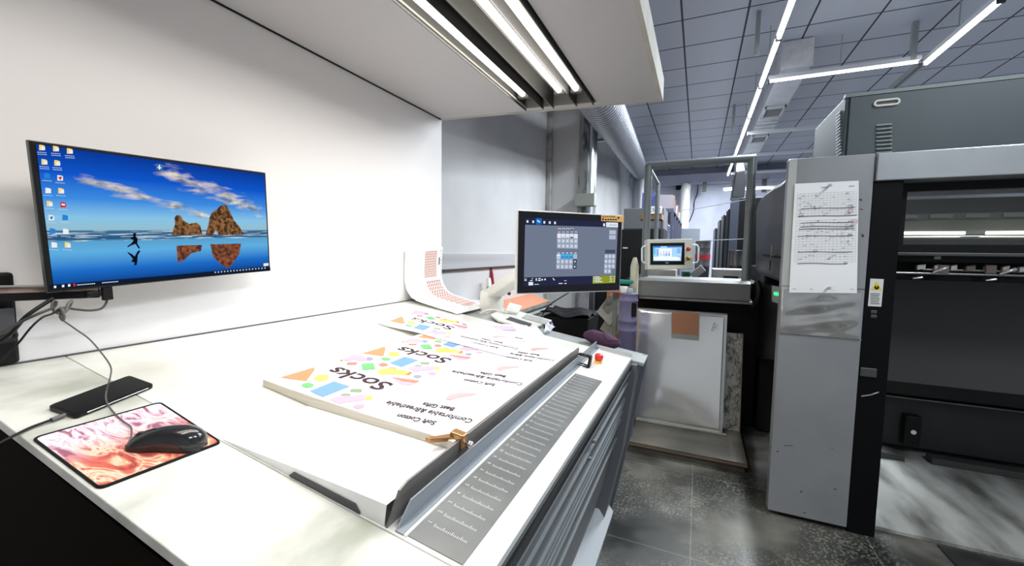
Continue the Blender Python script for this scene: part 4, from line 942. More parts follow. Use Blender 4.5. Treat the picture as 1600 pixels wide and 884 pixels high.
# posts and dark cupboard behind the touch screen
pz0 = on(912, 500, y=4.6).x
tag(MB().box((pz0-.06, 4.6, 0), (pz0+.05, 4.72, 1.30)).build('steel_post', mat('post_pale', (.42, .43, .47), .5, noise=(12, (.25, .25, .27), .45, .65, 8, (1, 1, .3)))), 'pale scuffed steel post behind the black bin', 'post')
pz1 = on(922, 500, y=4.4).x
tag(MB().box((pz1-.02, 4.4, 0), (pz1+.03, 4.46, 1.30)).build('steel_post', mat('post_dark', (.06, .06, .07), .45)), 'narrow dark steel post just right of the pale one', 'post')
dk = on(975, 300, y=5.6); dk2 = on(1012, 330, y=5.6)
cupb = thing('dark_cabinet', 'tall cabinet with grey top and black front left of the pipe frame', 'cabinet', (-.95, 5.6, 0))
zc = on(990, 358, y=5.6).z; ztp = on(990, 325, y=5.6).z; xl_ = on(930, 400, y=5.6).x; xm_ = on(974, 340, y=5.6).x
MB().box((xl_, 5.6, 0), (-.42, 6.3, zc)).build('cabinet_body', M_blkm, cupb, bevel=.01)
MB().box((xm_, 5.62, zc), (-.42, 6.3, ztp)).build('cabinet_top', mat('cab_grey2', (.11, .115, .125), .5), cupb, bevel=.01)
MB().box((on(973, 395, y=5.6).x, 5.59, on(973, 386, y=5.6).z-.02), (on(978, 395, y=5.6).x+.02, 5.6, on(973, 386, y=5.6).z)).build('door_label', M_lgrey, cupb)

# lilac drums, orange folder, hanging papers
ly = 3.05; lx0 = on(967, 500, y=ly).x; lx1 = on(990, 500, y=ly).x; lcx = (lx0+lx1)/2+.012; lr = (lx1-lx0)/2*1.22
zs = on(978, 458, y=ly).z; lz = [on(978, y, y=ly-.05).z for y in (500, 515)]
M_lil = mat('lilac_plastic', srgb(118, 112, 142), .45)
lil = thing('lilac_drum', 'tall lilac plastic drum beside the press guard', 'drum', (lcx, ly, 0))
pf_ = [(lr*.96, 0), (lr*.98, .1)]
for z in sorted(lz+[zs-.04]): pf_ += [(lr, z-.02), (lr*1.06, z-.014), (lr*1.06, z-.004), (lr, z+.002)]
pf_ += [(lr, zs-.005), (lr*1.05, zs), (lr*.9, zs+.004)]
MB().lathe((lcx, ly, 0), pf_, n=32).build('drum_body', M_lil, lil)
MB().obox((lcx+lr*.75, ly-lr*.85, on(988, 482, y=ly).z), (.016, 0, 0), (0, .006, 0), (0, 0, .05)).build('black_clip', M_blk, lil, bevel=.003)
oy = 3.15
def wallp(name, pts, y, th_, m, lab, cat, par=None):
    mb = MB().prism([on(*p, y=y) for p in pts], (0, th_, 0)); return tag(mb.build(name, m, par), lab, cat) if not par else mb.build(name, m, par)
tag(MB().box((on(945, 560, y=3.4).x, 3.4, 0), (lcx+.0, 3.46, on(950, 452, y=3.4).z)).build('orange_board', mat('orange_pl', srgb(225, 120, 25), .5), bevel=.004), 'orange board standing behind the lilac drum', 'board')
hp_ = MB(); hp_.prism([on(*p, y=3.3) for p in ((932, 487), (955, 457), (973, 470), (968, 488), (953, 509))], (0, .004, 0)); ho = hp_.build('hanging_papers', mat('dirty_paper', (.52, .50, .45), .8, noise=(9, (.34, .32, .28), .45, .65)))
tag(ho, 'tilted dirty white papers hung on the orange board, upper sheet', 'paper')
hq = MB(); hq.prism([on(*p, y=3.32) for p in ((937, 514), (950, 493), (972, 490), (966, 520), (960, 527))], (0, .004, 0)); tag(hq.build('hanging_papers', mat('dirty_paper2', (.38, .36, .30), .8, noise=(9, (.28, .27, .23), .4, .6))), 'darker tilted sheet hanging below the dirty white papers', 'paper')
hr = MB(); hr.prism([on(*p, y=3.295) for p in ((940, 480), (950, 461), (963, 466), (957, 484), (949, 491))], (0, .003, 0)); tag(hr.build('dark_sheet', mat('dirty_paper3', (.14, .14, .13), .6, noise=(18, (.30, .29, .26), .4, .6))), 'small dark printed card over the upper hanging sheet', 'card')
# small things on top of the drum
for (px, py, w_, h_, c, n, lab) in ((963, 452, .035, .035, (.55, .10, .06), 'paint_tin', 'red and white tin on the lilac drum, left one'), (974, 452, .030, .04, (.62, .62, .60), 'paint_tin', 'white tin on the lilac drum, right one'), (984, 452, .022, .03, (.35, .38, .42), 'paint_tin', 'small grey tin on the lilac drum nearest the guard')):
    p = on(px, py, y=ly-.02); MB_ = MB().lathe((p.x, ly-.02, zs+.006), [(w_, 0), (w_, h_), (w_*.85, h_+.004)], n=18); tag(MB_.build(n, mat('tin_'+lab[:5]+str(px), c, .4)), lab, 'tin')
tag(MB().obox((on(972, 440, y=3.2).x, 3.2, on(972, 440, y=3.2).z), (.08, 0, 0), (0, .05, 0), (.0, 0, .015)).build('green_cloth', mat('teal', srgb(30, 130, 110), .8), bevel=.01), 'teal green cloth on the shelf behind the lilac drum', 'cloth')
tag(MB().box((on(955, 447, y=3.25).x, 3.12, on(955, 447, y=3.25).z-.02), (on(983, 447, y=3.25).x, 3.38, on(955, 447, y=3.25).z-.005)).box((on(957, 447, y=3.25).x, 3.28, 0), (on(957, 447, y=3.25).x+.03, 3.31, on(955, 447, y=3.25).z-.02)).build('small_shelf', M_cab), 'small grey shelf behind the lilac drum', 'shelf')
cy_ = 3.24; cp = on(997, 435, y=cy_)
tag(MB().lathe((on(991, 435, y=3.36).x, 3.36, 0), [(.03, 0), (.032, .9), (.032, on(997, 412, y=3.36).z-.02), (.018, on(997, 405, y=3.36).z), (.012, on(997, 402, y=3.36).z)], n=16).build('gas_cylinder', mat('cyl_cream', (.62, .58, .44), .4)), 'slim cream coloured cylinder just left of the pipe frame', 'cylinder')

# ================================================================== PRESS DELIVERY (CENTRE)
GY = 3.45
gd = thing('press_feeder', 'black press body with grey guard bar in the middle', 'printing press', (0, 3.75, 0))
def o3(px, py, y=GY): return on(px, py, y=y)
gTL, gTR, gBL, gBR = o3(997, 437), o3(1174, 441), o3(995, 462), o3(1178, 471)
zt = (gTL.z+gTR.z)/2; zbm = (gBL.z+gBR.z)/2
MB().prism([(gTL.x, GY, zbm), (gTL.x, GY+.22, zbm+.02), (gTL.x, GY+.22, zt+.02), (gTL.x, GY+.04, zt+.01), (gTL.x, GY+.01, zt-.01)], (gTR.x-gTL.x, 0, 0)).build('guard_bar', mat('guard_grey', (.155, .16, .155), .45), gd, bevel=.004)
MB().box((gTL.x+.01, GY+.01, zbm-.022), (gTR.x+.015, GY+.05, zbm-.004)).build('guard_rail', M_steel, gd)
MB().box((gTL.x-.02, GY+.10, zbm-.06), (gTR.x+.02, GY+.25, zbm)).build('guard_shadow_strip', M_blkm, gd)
bx0 = on(985, 470, y=3.78).x
MB().box((bx0-.05, 3.80, .0), (.46, 4.75, zt-.02)).build('press_body', M_blk, gd, bevel=.006)
MB().box((.475, 3.735, .0), (.62, 4.75, 1.30)).build('side_column', M_blk, gd, bevel=.012)
MB().box((.53, 3.728, .72), (.545, 3.738, 1.1)).build('column_trim', M_steel, gd)
cv = MB()
cv.tube(smooth_path([on(1183, 440, y=3.5), on(1186, 452, y=3.48), on(1184, 468, y=3.48), on(1176, 480, y=3.5)], 5), .022, n=10); cv.build('black_hose', M_blk, gd)
# tubular frame
FX0 = on(1010, 430, y=GY+.12).x; FX1 = on(1170, 430, y=GY+.12).x; FY = GY+.14
M_pipe = mat('pipe_grey', (.18, .20, .20), .4, .4)
fr = thing('pipe_railing', 'grey tubular frame standing on the press behind the operator panel', 'frame', (0, FY, zt))
z1 = on(1013, 262, y=FY).z; z2 = on(1172, 244, y=FY).z; zf_ = (z1+z2)/2; xA = on(1012, 300, y=FY).x; xB = on(1173, 300, y=FY).x
for nm, pp, r_ in (('post', [(xA, FY, zt-.02), (xA, FY, zf_)], .031), ('post', [(xB, FY, zt-.02), (xB, FY, zf_)], .031), ('top_rail', [(xA-.02, FY, zf_), (xB+.02, FY, zf_)], .028)):
    MB().tube(pp, r_, n=16).build(nm, M_pipe, fr)
FY2 = 4.45; 
for i in range(1):
    xC = xA+.0; MB().tube([(xC, FY+.03, zf_-.01), (xC, FY2, zf_-.01)], .015, n=12).build('side_rail', M_pipe, fr); MB().tube([(xC, FY2, zt-.02), (xC, FY2, zf_-.01)], .022, n=12).build('post', M_pipe, fr)
MB().tube([(xB, FY, zf_-.30), (xB, FY, zf_-.26)], .034, n=16).build('collar', M_pipe, fr)
for za, zb2 in ((on(1035, 332, y=FY2).z, on(1165, 311, y=FY).z), (on(1035, 374, y=FY2).z, on(1165, 373, y=FY).z)):
    MB().tube([(xC, FY2, za), (xC*.5+xB*.5, (FY2+FY)/2, (za+zb2)/2-.015), (xB, FY, zb2)], .003, n=6).build('wire', mat('wire_white', (.7, .72, .74), .4), fr)
# operator panel
hTL, hTR, hBR, hBL = pose([(-.311, 2.877, 1.492), (-.037, 3.0, 1.501), (-.032, 2.985, 1.303), (-.306, 2.862, 1.294)], (GY-.10)/2.93)
hux = ((hTR-hTL)+(hBR-hBL)).normalized(); huy = hTL-hBL; huy = (huy-hux*huy.dot(hux)).normalized(); hn = hux.cross(huy)
hC = (hTL+hTR+hBR+hBL)/4; hw = ((hTR-hTL).length)/2; hh = (hTL-hBL).length/2
op_ = thing('operator_panel', 'cream operator panel with small blue display and two round buttons', 'control panel', hC-huy*hh)
def HP(px, py, off=0): return onp(960+px*150/1205, 360+py*110/884, hC+hn*off, hn)
MB().obox(hC-hn*.035, hux*hw, huy*hh, hn*.035).build('panel_box', mat('panel_cream', (.66, .66, .56), .45), op_, bevel=.004)
MB().face([HP(x, y, .001) for x, y in ((450, 158), (882, 152), (880, 432), (450, 432))]).build('display_bezel', mat('bezel_black', (.006, .006, .007), .18), op_, fix=False)
dm = MB(); dm.face([HP(x, y, .002) for x, y in ((486, 197), (848, 195), (836, 382), (488, 382))], emi('hmi_blue', srgb(165, 210, 245), 1.1)); dmo = dm.build('display', None, op_, fix=False)
dg_ = MB()
def hr_(x0, y0, x1, y1, m): dg_.face([HP(x, y, .003) for x, y in ((x0, y0), (x1, y0), (x1, y1), (x0, y1))], m)
hb1 = emi('hmi_b1', srgb(45, 110, 215), 1); hb2 = emi('hmi_b2', srgb(90, 205, 235), 1); hb3 = emi('hmi_w', srgb(235, 245, 255), 1.1)
hr_(488, 198, 580, 214, hb1); hr_(660, 197, 845, 212, hb1); hr_(490, 216, 515, 300, hb2); hr_(560, 225, 720, 330, hb3); hr_(490, 330, 820, 375, hb3)
for i in range(4): x = 585+i*34; hr_(x-12, 290, x+12, 320, hb1); hr_(x-5, 258, x+5, 290, hb1)
for i in range(5): hr_(530, 240+i*16, 552, 247+i*16, hb1)
for y in (230, 252, 272, 328): hr_(785, y, 830, y+8, hb1)
hr_(640, 402, 682, 410, M_lgrey)
dg_.build('display_graphics', None, dmo, fix=False)
for (px, py), m, nm, rr in (((926, 232), mat('red_knob', srgb(205, 60, 40), .35), 'red_button', .013), ((922, 350), mat('yellow_ring', srgb(200, 160, 60), .4), 'stop_button_ring', .015)):
    MB().lathe(HP(px, py, 0), [(rr*1.15, 0), (rr*1.15, .006), (rr*.9, .008), (rr*.9, .018), (rr*.7, .022), (0, .023)], ax=hn, n=20).build(nm, m, op_)
MB().lathe(HP(922, 350, .0225), [(.009, 0), (.008, .006), (0, .007)], mat('dark_knob', (.10, .02, .015), .4), ax=hn, n=16).build('stop_button', None, op_)
for s_, xx in ((-1, ((412, 190), (345, 200), (345, 400), (412, 408))), (1, ((988, 178), (1058, 185), (1055, 402), (988, 408)))):
    p = [HP(*q, -.02) for q in xx]; MB().tube([p[0], p[1].lerp(p[0], .3), p[1].lerp(p[2], .12), p[2].lerp(p[1], .12), p[2].lerp(p[3], .3), p[3]], .006, n=10).build('handle', M_paper, op_)
MB().obox(hC-hn*.09+huy*.0-hux*(hw*.75), hux*.03, huy*.05, hn*.03).build('bracket', M_pipe, op_)
# things standing on the press
SZ = zt-.018
def onbox(px0, px1, pytop, y, dy, c, name, lab, cat, bev=.004, m=None):
    a = on(px0, pytop, y=y); b_ = on(px1, pytop, y=y); return tag(MB().box((a.x, y, SZ+.001), (b_.x, y+dy, (a.z+b_.z)/2)).build(name, m or mat('m_'+name+str(px0), c, .6, noise=(8, tuple(q*.7 for q in c), .45, .65)), bevel=bev), lab, cat)
M_box = mat('carton', (.46, .43, .41), .7, noise=(6, (.36, .34, .31), .4, .6))
bb1 = onbox(1011, 1056, 421, 3.98, .30, (0, 0, 0), 'carton', 'low carton below the operator panel', 'box', m=M_box)
bb2 = onbox(1114, 1164, 421, 3.98, .35, (0, 0, 0), 'carton', 'low white carton in front of the black fins', 'box', m=mat('carton_white', (.50, .49, .48), .7, noise=(6, (.42, .41, .40), .4, .6)))
for o_, (xa, xb) in ((bb1, (1013, 1033)), (bb2, (1130, 1153))):
    a = on(xa, 431, y=3.979); b_ = on(xb, 440, y=3.979); MB().box((a.x, 3.976, max(SZ+.002, b_.z)), (b_.x, 3.979, a.z)).build('black_label', M_blk, o_)
def can_(px, y, wpx, ytop, m, name, lab, rings=()):
    a = on(px-wpx, 400, y=y); b_ = on(px+wpx, 400, y=y); c_ = on(px, ytop, y=y); r_ = (b_.x-a.x)/2*.92; h = c_.z-SZ
    t = MB(); pr_ = [(r_*.92, .001)]
    for q in rings: pr_ += [(r_*.96, h*q-.008), (r_*1.02, h*q), (r_*.96, h*q+.008)]
    pr_ += [(r_, h-.01), (r_*1.05, h), (r_*.9, h+.001), (r_*.88, h-.02), (0, h-.02)]
    t.lathe((c_.x, y+.0, SZ), pr_, n=28); return t, (c_.x, y, r_, h), name, lab
M_can3 = mat('can_grey', (.13, .135, .14), .35, .5)
t, info, _, lab = can_(1099, 4.35, 13, 376, M_can3, 'ink_bucket', '', (.33, .62, .8))
o_ = t.build('ink_bucket', M_can3); tag(o_, 'stacked dark metal ink buckets with a red band right of the operator panel', 'bucket')
MB().lathe((info[0], info[1], SZ+info[3]*.50), [(info[2]*1.01, 0), (info[2]*1.01, info[3]*.12)], mat('red_band', srgb(175, 35, 40), .5), n=28).build('red_band', None, o_, fix=False)
t, info, _, lab = can_(1151, 4.5, 13, 391, M_can3, '', '', (.45,)); tag(t.build('metal_drum', mat('drum_dark', (.09, .095, .09), .3, .6)), 'round dark metal drum in front of the tallest black fin', 'drum')
t, info, _, lab = can_(1072, 4.15, 8, 424, M_can3, '', '', ()); tag(t.build('green_tub', mat('tub_green', srgb(30, 80, 65), .4)), 'small green tub between the cartons', 'tub')
p = on(1090, 432, y=3.98); tag(MB().obox((p.x, 4.0, SZ+.065), (.045, 0, .04), (0, .02, 0), (-.022, 0, .028)).build('grey_handset', mat('hand_grey', (.35, .36, .36), .4), bevel=.008), 'tilted grey handset leaning beside the green tub', 'handset')
# black fins = printing units receding behind
fins_ = [((1117, 1121), 356, 8.2), ((1124, 1128), 343, 7.3), ((1130, 1134), 335, 6.6), ((1138, 1143), 326, 6.0)]
for i, ((xa, xb), yt, y) in enumerate(fins_):
    a = on(xa, yt, y=y); b_ = on(xb, yt, y=y); e_ = on(xb+0, yt, y=y)
    t = thing('press_unit', f'tall narrow black press unit end, {["farthest and shortest", "third from the wide unit", "second from the wide unit", "beside the wide unit"][i]} of the four fins', 'press unit', ((a.x+b_.x)/2, y, 0), 'row of black press unit ends')
    w_ = (b_.x-a.x); MB().box((a.x, y, 0), (b_.x+.02, y+.10, a.z)).build('side_cover', M_blk, t, bevel=.02)
    MB().box((a.x-.02, y-.012, 0), (a.x+.010, y, a.z-.03)).build('front_edge', mat('fin_edge', (.10, .11, .13), .4, .4), t)
wu = thing('press_unit', 'wide dark press unit with hooded top beside the pipe frame', 'press unit', (.6, 5.3, 0))
a = on(1146, 309, y=5.3); b_ = on(1175, 309, y=5.3)
MB().box((a.x, 5.3, 0), (b_.x+.2, 5.8, a.z)).build('side_cover', M_blk, wu, bevel=.01)
MB().box((a.x-.02, 5.285, 0), (a.x+.06, 5.3, a.z)).build('front_edge', mat('unit_edge', (.06, .07, .10), .4, .3), wu)
ca = [on(x, y_, y=5.45) for x, y_ in ((1143, 309), (1163, 309), (1166, 282), (1163, 265), (1150, 268), (1147, 285))]
MB().prism(ca, (0, .3, 0)).build('exhaust_hood', mat('hood_black', (.03, .031, .035), .35), wu, bevel=.012)
vb = [on(x, y_, y=5.6) for x, y_ in ((1150, 268), (1164, 266), (1160, 248), (1152, 248))]
MB().prism(vb, (0, .25, 0)).build('exhaust_duct', M_duct, wu)
# curved black cover seen beyond the pillar with a key in its lock
kc = thing('press_cover', 'large dark rounded press cover with a key hanging from its lock', 'machine cover', (.7, 3.2, 1.2))
KX = .455
kk = [on(x, y_, x=KX) for x, y_ in ((1228, 276), (1221, 283), (1210, 289), (1199, 297), (1190, 306), (1184, 316), (1181, 330), (1180, 420), (1183, 428), (1228, 447))]
kk = [V((KX, p.y, p.z)) for p in kk]
MB().prism(kk, (.27, 0, 0)).build('cover_shell', mat('cover_grey', (.045, .045, .048), .42), kc, bevel=.03)
MB().prism([on(x, y_, x=KX-.006) for x, y_ in ((1192, 397), (1226, 401), (1226, 405), (1192, 400))], (.008, 0, 0)).build('cover_seam', M_blkm, kc)
MB().prism([on(x, y_, x=KX-.004) for x, y_ in ((1180, 440), (1226, 452), (1226, 560), (1180, 560))], (.27, 0, 0)).build('lower_cover', M_blk, kc)
# cover brace to the floor
MB().box((.64, 2.75, 0), (.72, 3.2, 1.1)).build('support_leg', M_blk, kc)
pk = on(1208, 398, x=KX-.012)
ky = thing('key_ring', 'key on a ring hanging from the dark rounded cover', 'key', pk)
MB().lathe(pk, [(.010, -.012), (.010, .012)], ax=(1, 0, 0), n=14).build('lock', M_steel, ky)
MB().tube([pk+V((-.012, 0, .07*math.cos(t)*.25-.015))+V((0, .017*math.sin(t), 0)) for t in [i*math.pi/8 for i in range(17)]], .002, n=6).build('ring', M_steel, ky)
MB().obox(pk+V((-.014, 0, -.055)), (.003, 0, 0), (0, .013, 0), (0, .0, .017)).obox(pk+V((-.014, .002, -.085)), (.0025, 0, 0), (0, .006, 0), (0, 0, .018)).build('key_blade', M_blk, ky)
MB().tube([pk+V((-.01, .0, .0)), pk+V((-.012, .0, .06))], .0015, n=6).build('cord', M_lgrey, ky)
gb = [on(x, y_, x=KX-.012) for x, y_ in ((1206, 446), (1217, 448), (1217, 474), (1206, 471))]
sw = thing('switch_box', 'small grey switch box with a lit green lamp beside the pillar', 'switch', gb[3])
MB().prism(gb, (.008, 0, 0)).build('box', mat('sw_grey', (.33, .35, .31), .5), sw)
MB().prism([on(x, y_, x=KX-.018) for x, y_ in ((1209, 456), (1215.5, 457), (1215.5, 462), (1209, 461))], (.006, 0, 0)).build('green_lamp', emi('green_lamp', srgb(70, 235, 150), 1.4), sw)

# ================================================================== METAL SHEETS
pl_ = thing('aluminium_plate', 'large shiny aluminium plate with a grey band leaning on the press', 'metal plate', (-.1, 3.45, .08))
bR = on(1124, 677, z=.075); yb = bR.y; tilt = .15
zT = on(1141, 490, y=yb+.14).z
def PLp(px, py, off=0):
    n_ = V((0, -1, tilt)).normalized(); return onp(px, py, V((0, yb, .075))+n_*off, n_)
Pn = V((0, -1, tilt)).normalized()
c4 = [PLp(992, 481), PLp(1141, 490), PLp(1124, 677), PLp(978, 650)]
zt_ = (c4[0].z+c4[1].z)/2
xl1, xr1 = c4[0].x-.0, (c4[1].x+c4[2].x)/2
def PP(x, z, off=0): return V((x, yb+(z-.075)*tilt, z))+Pn*off
wv_ = lambda u, v: .020*math.sin(2.6*u+.5)*math.sin(3.1*v)+.006*math.sin(4*u+3*v)*math.sin(3.1*v)
mirror = mat('mirror_alu', (.97, .96, .94), .12, .72)
MB().grid(lambda u, v: PP(xl1-.01+(xr1-xl1+.01)*u, .079+(zt_-.077)*v, wv_(u, v)+.012), 24, 24, mirror).build('plate_sheet', None, pl_, solid=.002)
def pq(pts, off): return [PLp(*p, off) for p in pts]
MB().prism(pq(((1133, 492), (1136.5, 492), (1128, 677), (1124, 676)), .014), Pn*.002).build('plate_fold', mat('fold_alu', (.7, .71, .73), .3, 1), pl_)
cb = MB(); cb.prism(pq(((1049, 490), (1049, 528), (1092, 532), (1093, 487)), .026), Pn*.003); cbo = cb.build('card_holder', mat('holder_grey', (.42, .41, .40), .4, .3), bevel=.001); tag(cbo, 'grey card holder with copper sample hung on the shiny plate', 'card holder')
MB().prism(pq(((1050, 487), (1050, 520), (1091, 524), (1092, 489)), .031), Pn*.002).build('copper_sample', mat('copper_card', srgb(190, 130, 95), .45), cbo)
# number 797 handwritten
nb = MB(); o9 = PLp(1117, 512, .020); text(nb, '797', frame(o9, V((.25, 0, 1)), V((-1, 0, .25))), .05, M_lgrey, 0); nb.build('handwritten_number', M_grey, pl_, fix=False)
p2 = thing('wrapped_plate', 'dull plate stack in clear film behind the shiny aluminium plate', 'metal plate', (.3, yb+.12, .0))
q2 = [on(x, y_, y=yb+.20) for x, y_ in ((1095, 521), (1161, 523), (1158, 690), (1095, 690))]
zt2 = q2[1].z; MB().prism([(q2[0].x, yb+.10, .076), (q2[1].x, yb+.10, .076), (q2[1].x, yb+.24, zt2), (q2[0].x, yb+.24, zt2)], (0, .03, 0)).build('plate_stack', mat('film_plate', (.40, .39, .35), .22, .7, noise=(3, (.28, .28, .22), .4, .6), bump=(7, .6, .03)), p2)
MB().prism([(q2[1].x, yb+.10, .076), (q2[1].x+.006, yb+.10, .076), (q2[1].x+.006, yb+.24, zt2), (q2[1].x, yb+.24, zt2)], (0, .035, 0)).build('cardboard_edge', mat('card_edge', (.35, .20, .12), .7), p2)
# low board platform
k1 = on(1167, 742, z=0); k2 = on(1157, 688, z=.075)
bd = thing('plate_platform', 'low brown board platform on the floor carrying the metal plates', 'platform', (-.1, 3.2, 0))
XA, XB = -.40, k1.x; yA = k1.y
M_brd = mat('board', (.16, .14, .115), .5, noise=(5, (.09, .082, .07), .4, .65, 9, (1, 2, 1)))
MB().box((XA, yA+.02, .0), (XB-.01, yA+.9, .05)).build('base_board', M_brd, bd, bevel=.003)
MB().box((XA, yA, .054), (XB, yA+.92, .074)).build('top_board', mat('board_top', (.17, .15, .12), .45, noise=(4, (.10, .10, .085), .4, .65, 9, (1, 2, 1))), bd, bevel=.003)
MB().box((XA, yA-.004, .050), (XB, yA+.01, .058)).build('copper_edge', mat('copper_edge', (.35, .22, .14), .4, .4), bd)
bk = MB(); bk.box((XA, yb-.02, .076), (XB-.10, yb-.005, .082)); bk.build('plate_stop', mat('stop_pale', (.6, .6, .52), .5), bd)
tx = MB(); text(tx, '797', lambda a, b_: V((XB-.11+b_*0+a, yA+.20+b_, .0755)), .05, mat('rust_ink', (.25, .09, .05), .7)); tx.build('stamped_number', mat('rust_ink', (.25, .09, .05), .7), bd, fix=False)

# ================================================================== PRESS, RIGHT
BY = 2.535
pr_ = thing('printing_press', 'large printing press with grey pillar, silver header and black covers', 'printing press', (1.5, 3, 0))
M_pil = mat('pillar_grey', (.35, .355, .365), .30, .35, noise=(2.5, (.30, .305, .315), .4, .65, 8))
px0, px1 = .400, .746; zp0 = on(1215, 803, y=BY).z*0+.025; zp1 = 1.888
MB().box((px0, BY, zp0), (px1, BY+.07, zp1)).build('pillar_panel', M_pil, pr_, bevel=.004)
MB().box((px0, BY+.001, 1.22), (px0+.035, BY-.001, 1.885)).build('pillar_corner', mat('corner_pale', (.58, .58, .55), .3, .4), pr_)
# wavy clear film over the middle of the pillar
fl = MB(); fl.grid(lambda u, v: V((px0+.004+.336*u, BY-.004-16*u*(1-u)*v*(1-v)*(.008+.005*math.sin(9*u+4*v)+.005*math.sin(14*v-5*u)), .992+.232*v)), 40, 40, mat('film_cover', (.48, .48, .47), .06, .65)); fl.build('film_sheet', None, pr_, solid=.001)
fl2 = MB(); fl2.box((px0, BY-.0015, .99), (px1, BY-.0003, .994), M_lgrey); fl2.box((px0, BY-.0015, 1.24), (px1, BY-.0003, 1.243), M_dark); fl2.build('film_edge', None, pr_)
MB().box((px0+.06, BY+.02, 0), (px1-.01, BY+.06, zp0)).build('pillar_foot', M_blkm, pr_)
MB().box((px1+.002, BY+.01, .0), (.862, BY+.08, 1.757)).build('black_post', mat('post_black', (.004, .004, .0045), .4, spec=.15), pr_, bevel=.003)
hz0, hz1 = 1.758, 1.886
MB().box((px1+.006, BY-.01, hz0), (3.2, BY+.10, hz1)).build('header_beam', mat('header_silver', (.46, .475, .49), .32, .45, noise=(3, (.38, .395, .41), .4, .65, 8)), pr_, bevel=.004)
# black face with windows, stepped back
WY = 2.66
wx0 = on(1402, 296, y=WY).x; 
def w3(px, py, y=WY): return on(px, py, y=y)
def boxpx(x0_, y0_, x1_, y1_, y, dy, nm, m, par=pr_, bev=.003):
    a = on(x0_, y0_, y=y); b_ = on(x1_, y1_, y=y); return MB().box((min(a.x, b_.x), y, min(a.z, b_.z)), (max(a.x, b_.x), y+dy, max(a.z, b_.z))).build(nm, m, par, bevel=bev)
XR = 3.2
a = w3(1418, 299); b_ = w3(1416, 382); zW1, zW0 = a.z, b_.z; xW = a.x
zFT = hz0; zFB = w3(1395, 395).z
xF = on(1398, 350, y=WY).x
fm = MB(); fm.box((xF, WY, zFB), (xW, WY+.03, zFT)); fm.box((xW, WY, zW1), (XR, WY+.03, zFT)); fm.box((xW, WY, zFB), (XR, WY+.03, zW0))
fm.build('window_frame', M_blk, pr_)
MB().box((xW, WY+.012, zW0), (XR, WY+.018, zW1)).build('window_glass', mat('tinted_glass', (.60, .62, .58), .04, trans=.95), pr_)
# interior behind the glass
MB().box((xF, WY+.75, .6), (XR, WY+.78, zFT)).build('interior_back', mat('inner_dark', (.10, .10, .095), .5), pr_)
MB().box((xF, WY+.35, zW0+.02), (XR, WY+.60, zW0+.17)).build('inner_guard', mat('inner_grey', (.32, .32, .29), .4, .2), pr_)
MB().tube([(xF+.02, WY+.28, zW0+.04), (XR, WY+.28, zW0+.04)], .022, n=16).build('chrome_roller', mat('chrome', (.75, .75, .72), .15, 1), pr_)
for xa_, xb_ in ((xF+.12, xF+.36), (xF+.44, xF+1.0)): MB().tube([(xa_, WY+.24, zW0+.066), (xb_, WY+.24, zW0+.066)], .009, n=10).build('tube_reflection', emi('tube_reflection', (1, 1, .92), 4), pr_)  # added glowing rods standing in for room tubes reflected in the glass
MB().box((xF-.03, WY+.04, .9), (xF, WY+.78, zFT)).build('interior_side', M_blkm, pr_)
MB().box((xF, WY+.30, zW1-.12), (XR, WY+.34, zW1-.085)).build('inner_bar', M_dark, pr_)
for i in range(12): MB().box((xF+.1+i*.14, WY+.29, zW1-.11), (xF+.19+i*.14, WY+.30, zW1-.09)).build('inner_block', mat('inner_mid', (.14, .14, .13), .5), pr_)
# silver lip under the window
zl = w3(1393, 397).z
MB().box((xF-.01, WY-.035, zl-.006), (XR, WY, zl+.010)).build('window_lip', M_dark, pr_, bevel=.003)
zg0 = w3(1390, 428).z; zg1 = w3(1393, 402).z
# gripper opening: dark slot with rods and grippers
MB().box((xF-.02, WY+.10, zg0-.03), (XR, WY+.12, zl)).box((xF-.02, WY+.12, zg0-.03), (XR, 3.72, zg0-.02)).build('slot_back', M_blkm, pr_)
MB().box((xF-.01, WY+.01, w3(1400, 408).z), (XR, WY+.03, zl)).build('slot_cover', M_blk, pr_)
a = w3(1461, 400, WY); b_ = w3(1471, 405, WY); MB().box((a.x, WY+.006, b_.z), (b_.x, WY+.009, a.z)).build('paper_label', mat('pale_label', (.45, .46, .38), .6), pr_)
zr = w3(1400, 426).z; MB().tube([(xF-.02, WY+.04, zr), (XR, WY+.04, zr)], .006, n=10).build('gripper_rod', mat('rod_steel', (.5, .5, .47), .25, 1), pr_)
zr2 = w3(1450, 421, WY+.06).z; MB().tube([(xF+.14, WY+.06, zr2), (XR, WY+.06, zr2)], .005, n=10).build('gripper_rod', mat('rod_steel', (.5, .5, .47), .25, 1), pr_)
M_brt = mat('gripper_bright', (.75, .70, .66), .25, .5); M_brn = mat('gripper_brown', (.22, .18, .16), .4, .3)
for i in range(14):
    x = xF+.13+i*.060; s_ = .014 if i % 3 else .02; q = MB().obox((x, WY+.05, zr2+.012), (s_*.8, 0, .003), (0, .010, 0), (0, 0, .012)); q.build('gripper', M_brt if i % 4 != 3 else M_brn, pr_, bevel=.002)
for i in range(4):
    x = xF+.20+i*.235; MB().tube([(x-.03, WY+.03, zr+.004), (x-.01, WY+.02, zr+.018), (x+.02, WY+.03, zr+.030)], [.004, .007, .008], n=8).build('gripper_finger', M_brt, pr_)
for px_, py_ in ((1434, 434), (1549, 437)):
    p = w3(px_, py_, WY-.01); MB().tube([p+V((-.018, 0, -.004)), p+V((0, -.004, 0)), p+V((.016, 0, .003))], [.003, .005, .005], n=8).build('gripper_tip', M_brt, pr_)
for x_ in (1481, 1556): p = w3(x_, 421); MB().box((p.x-.018, WY+.03, p.z-.02), (p.x+.018, WY+.045, p.z+.02)).build('bracket', M_brn, pr_, bevel=.002)
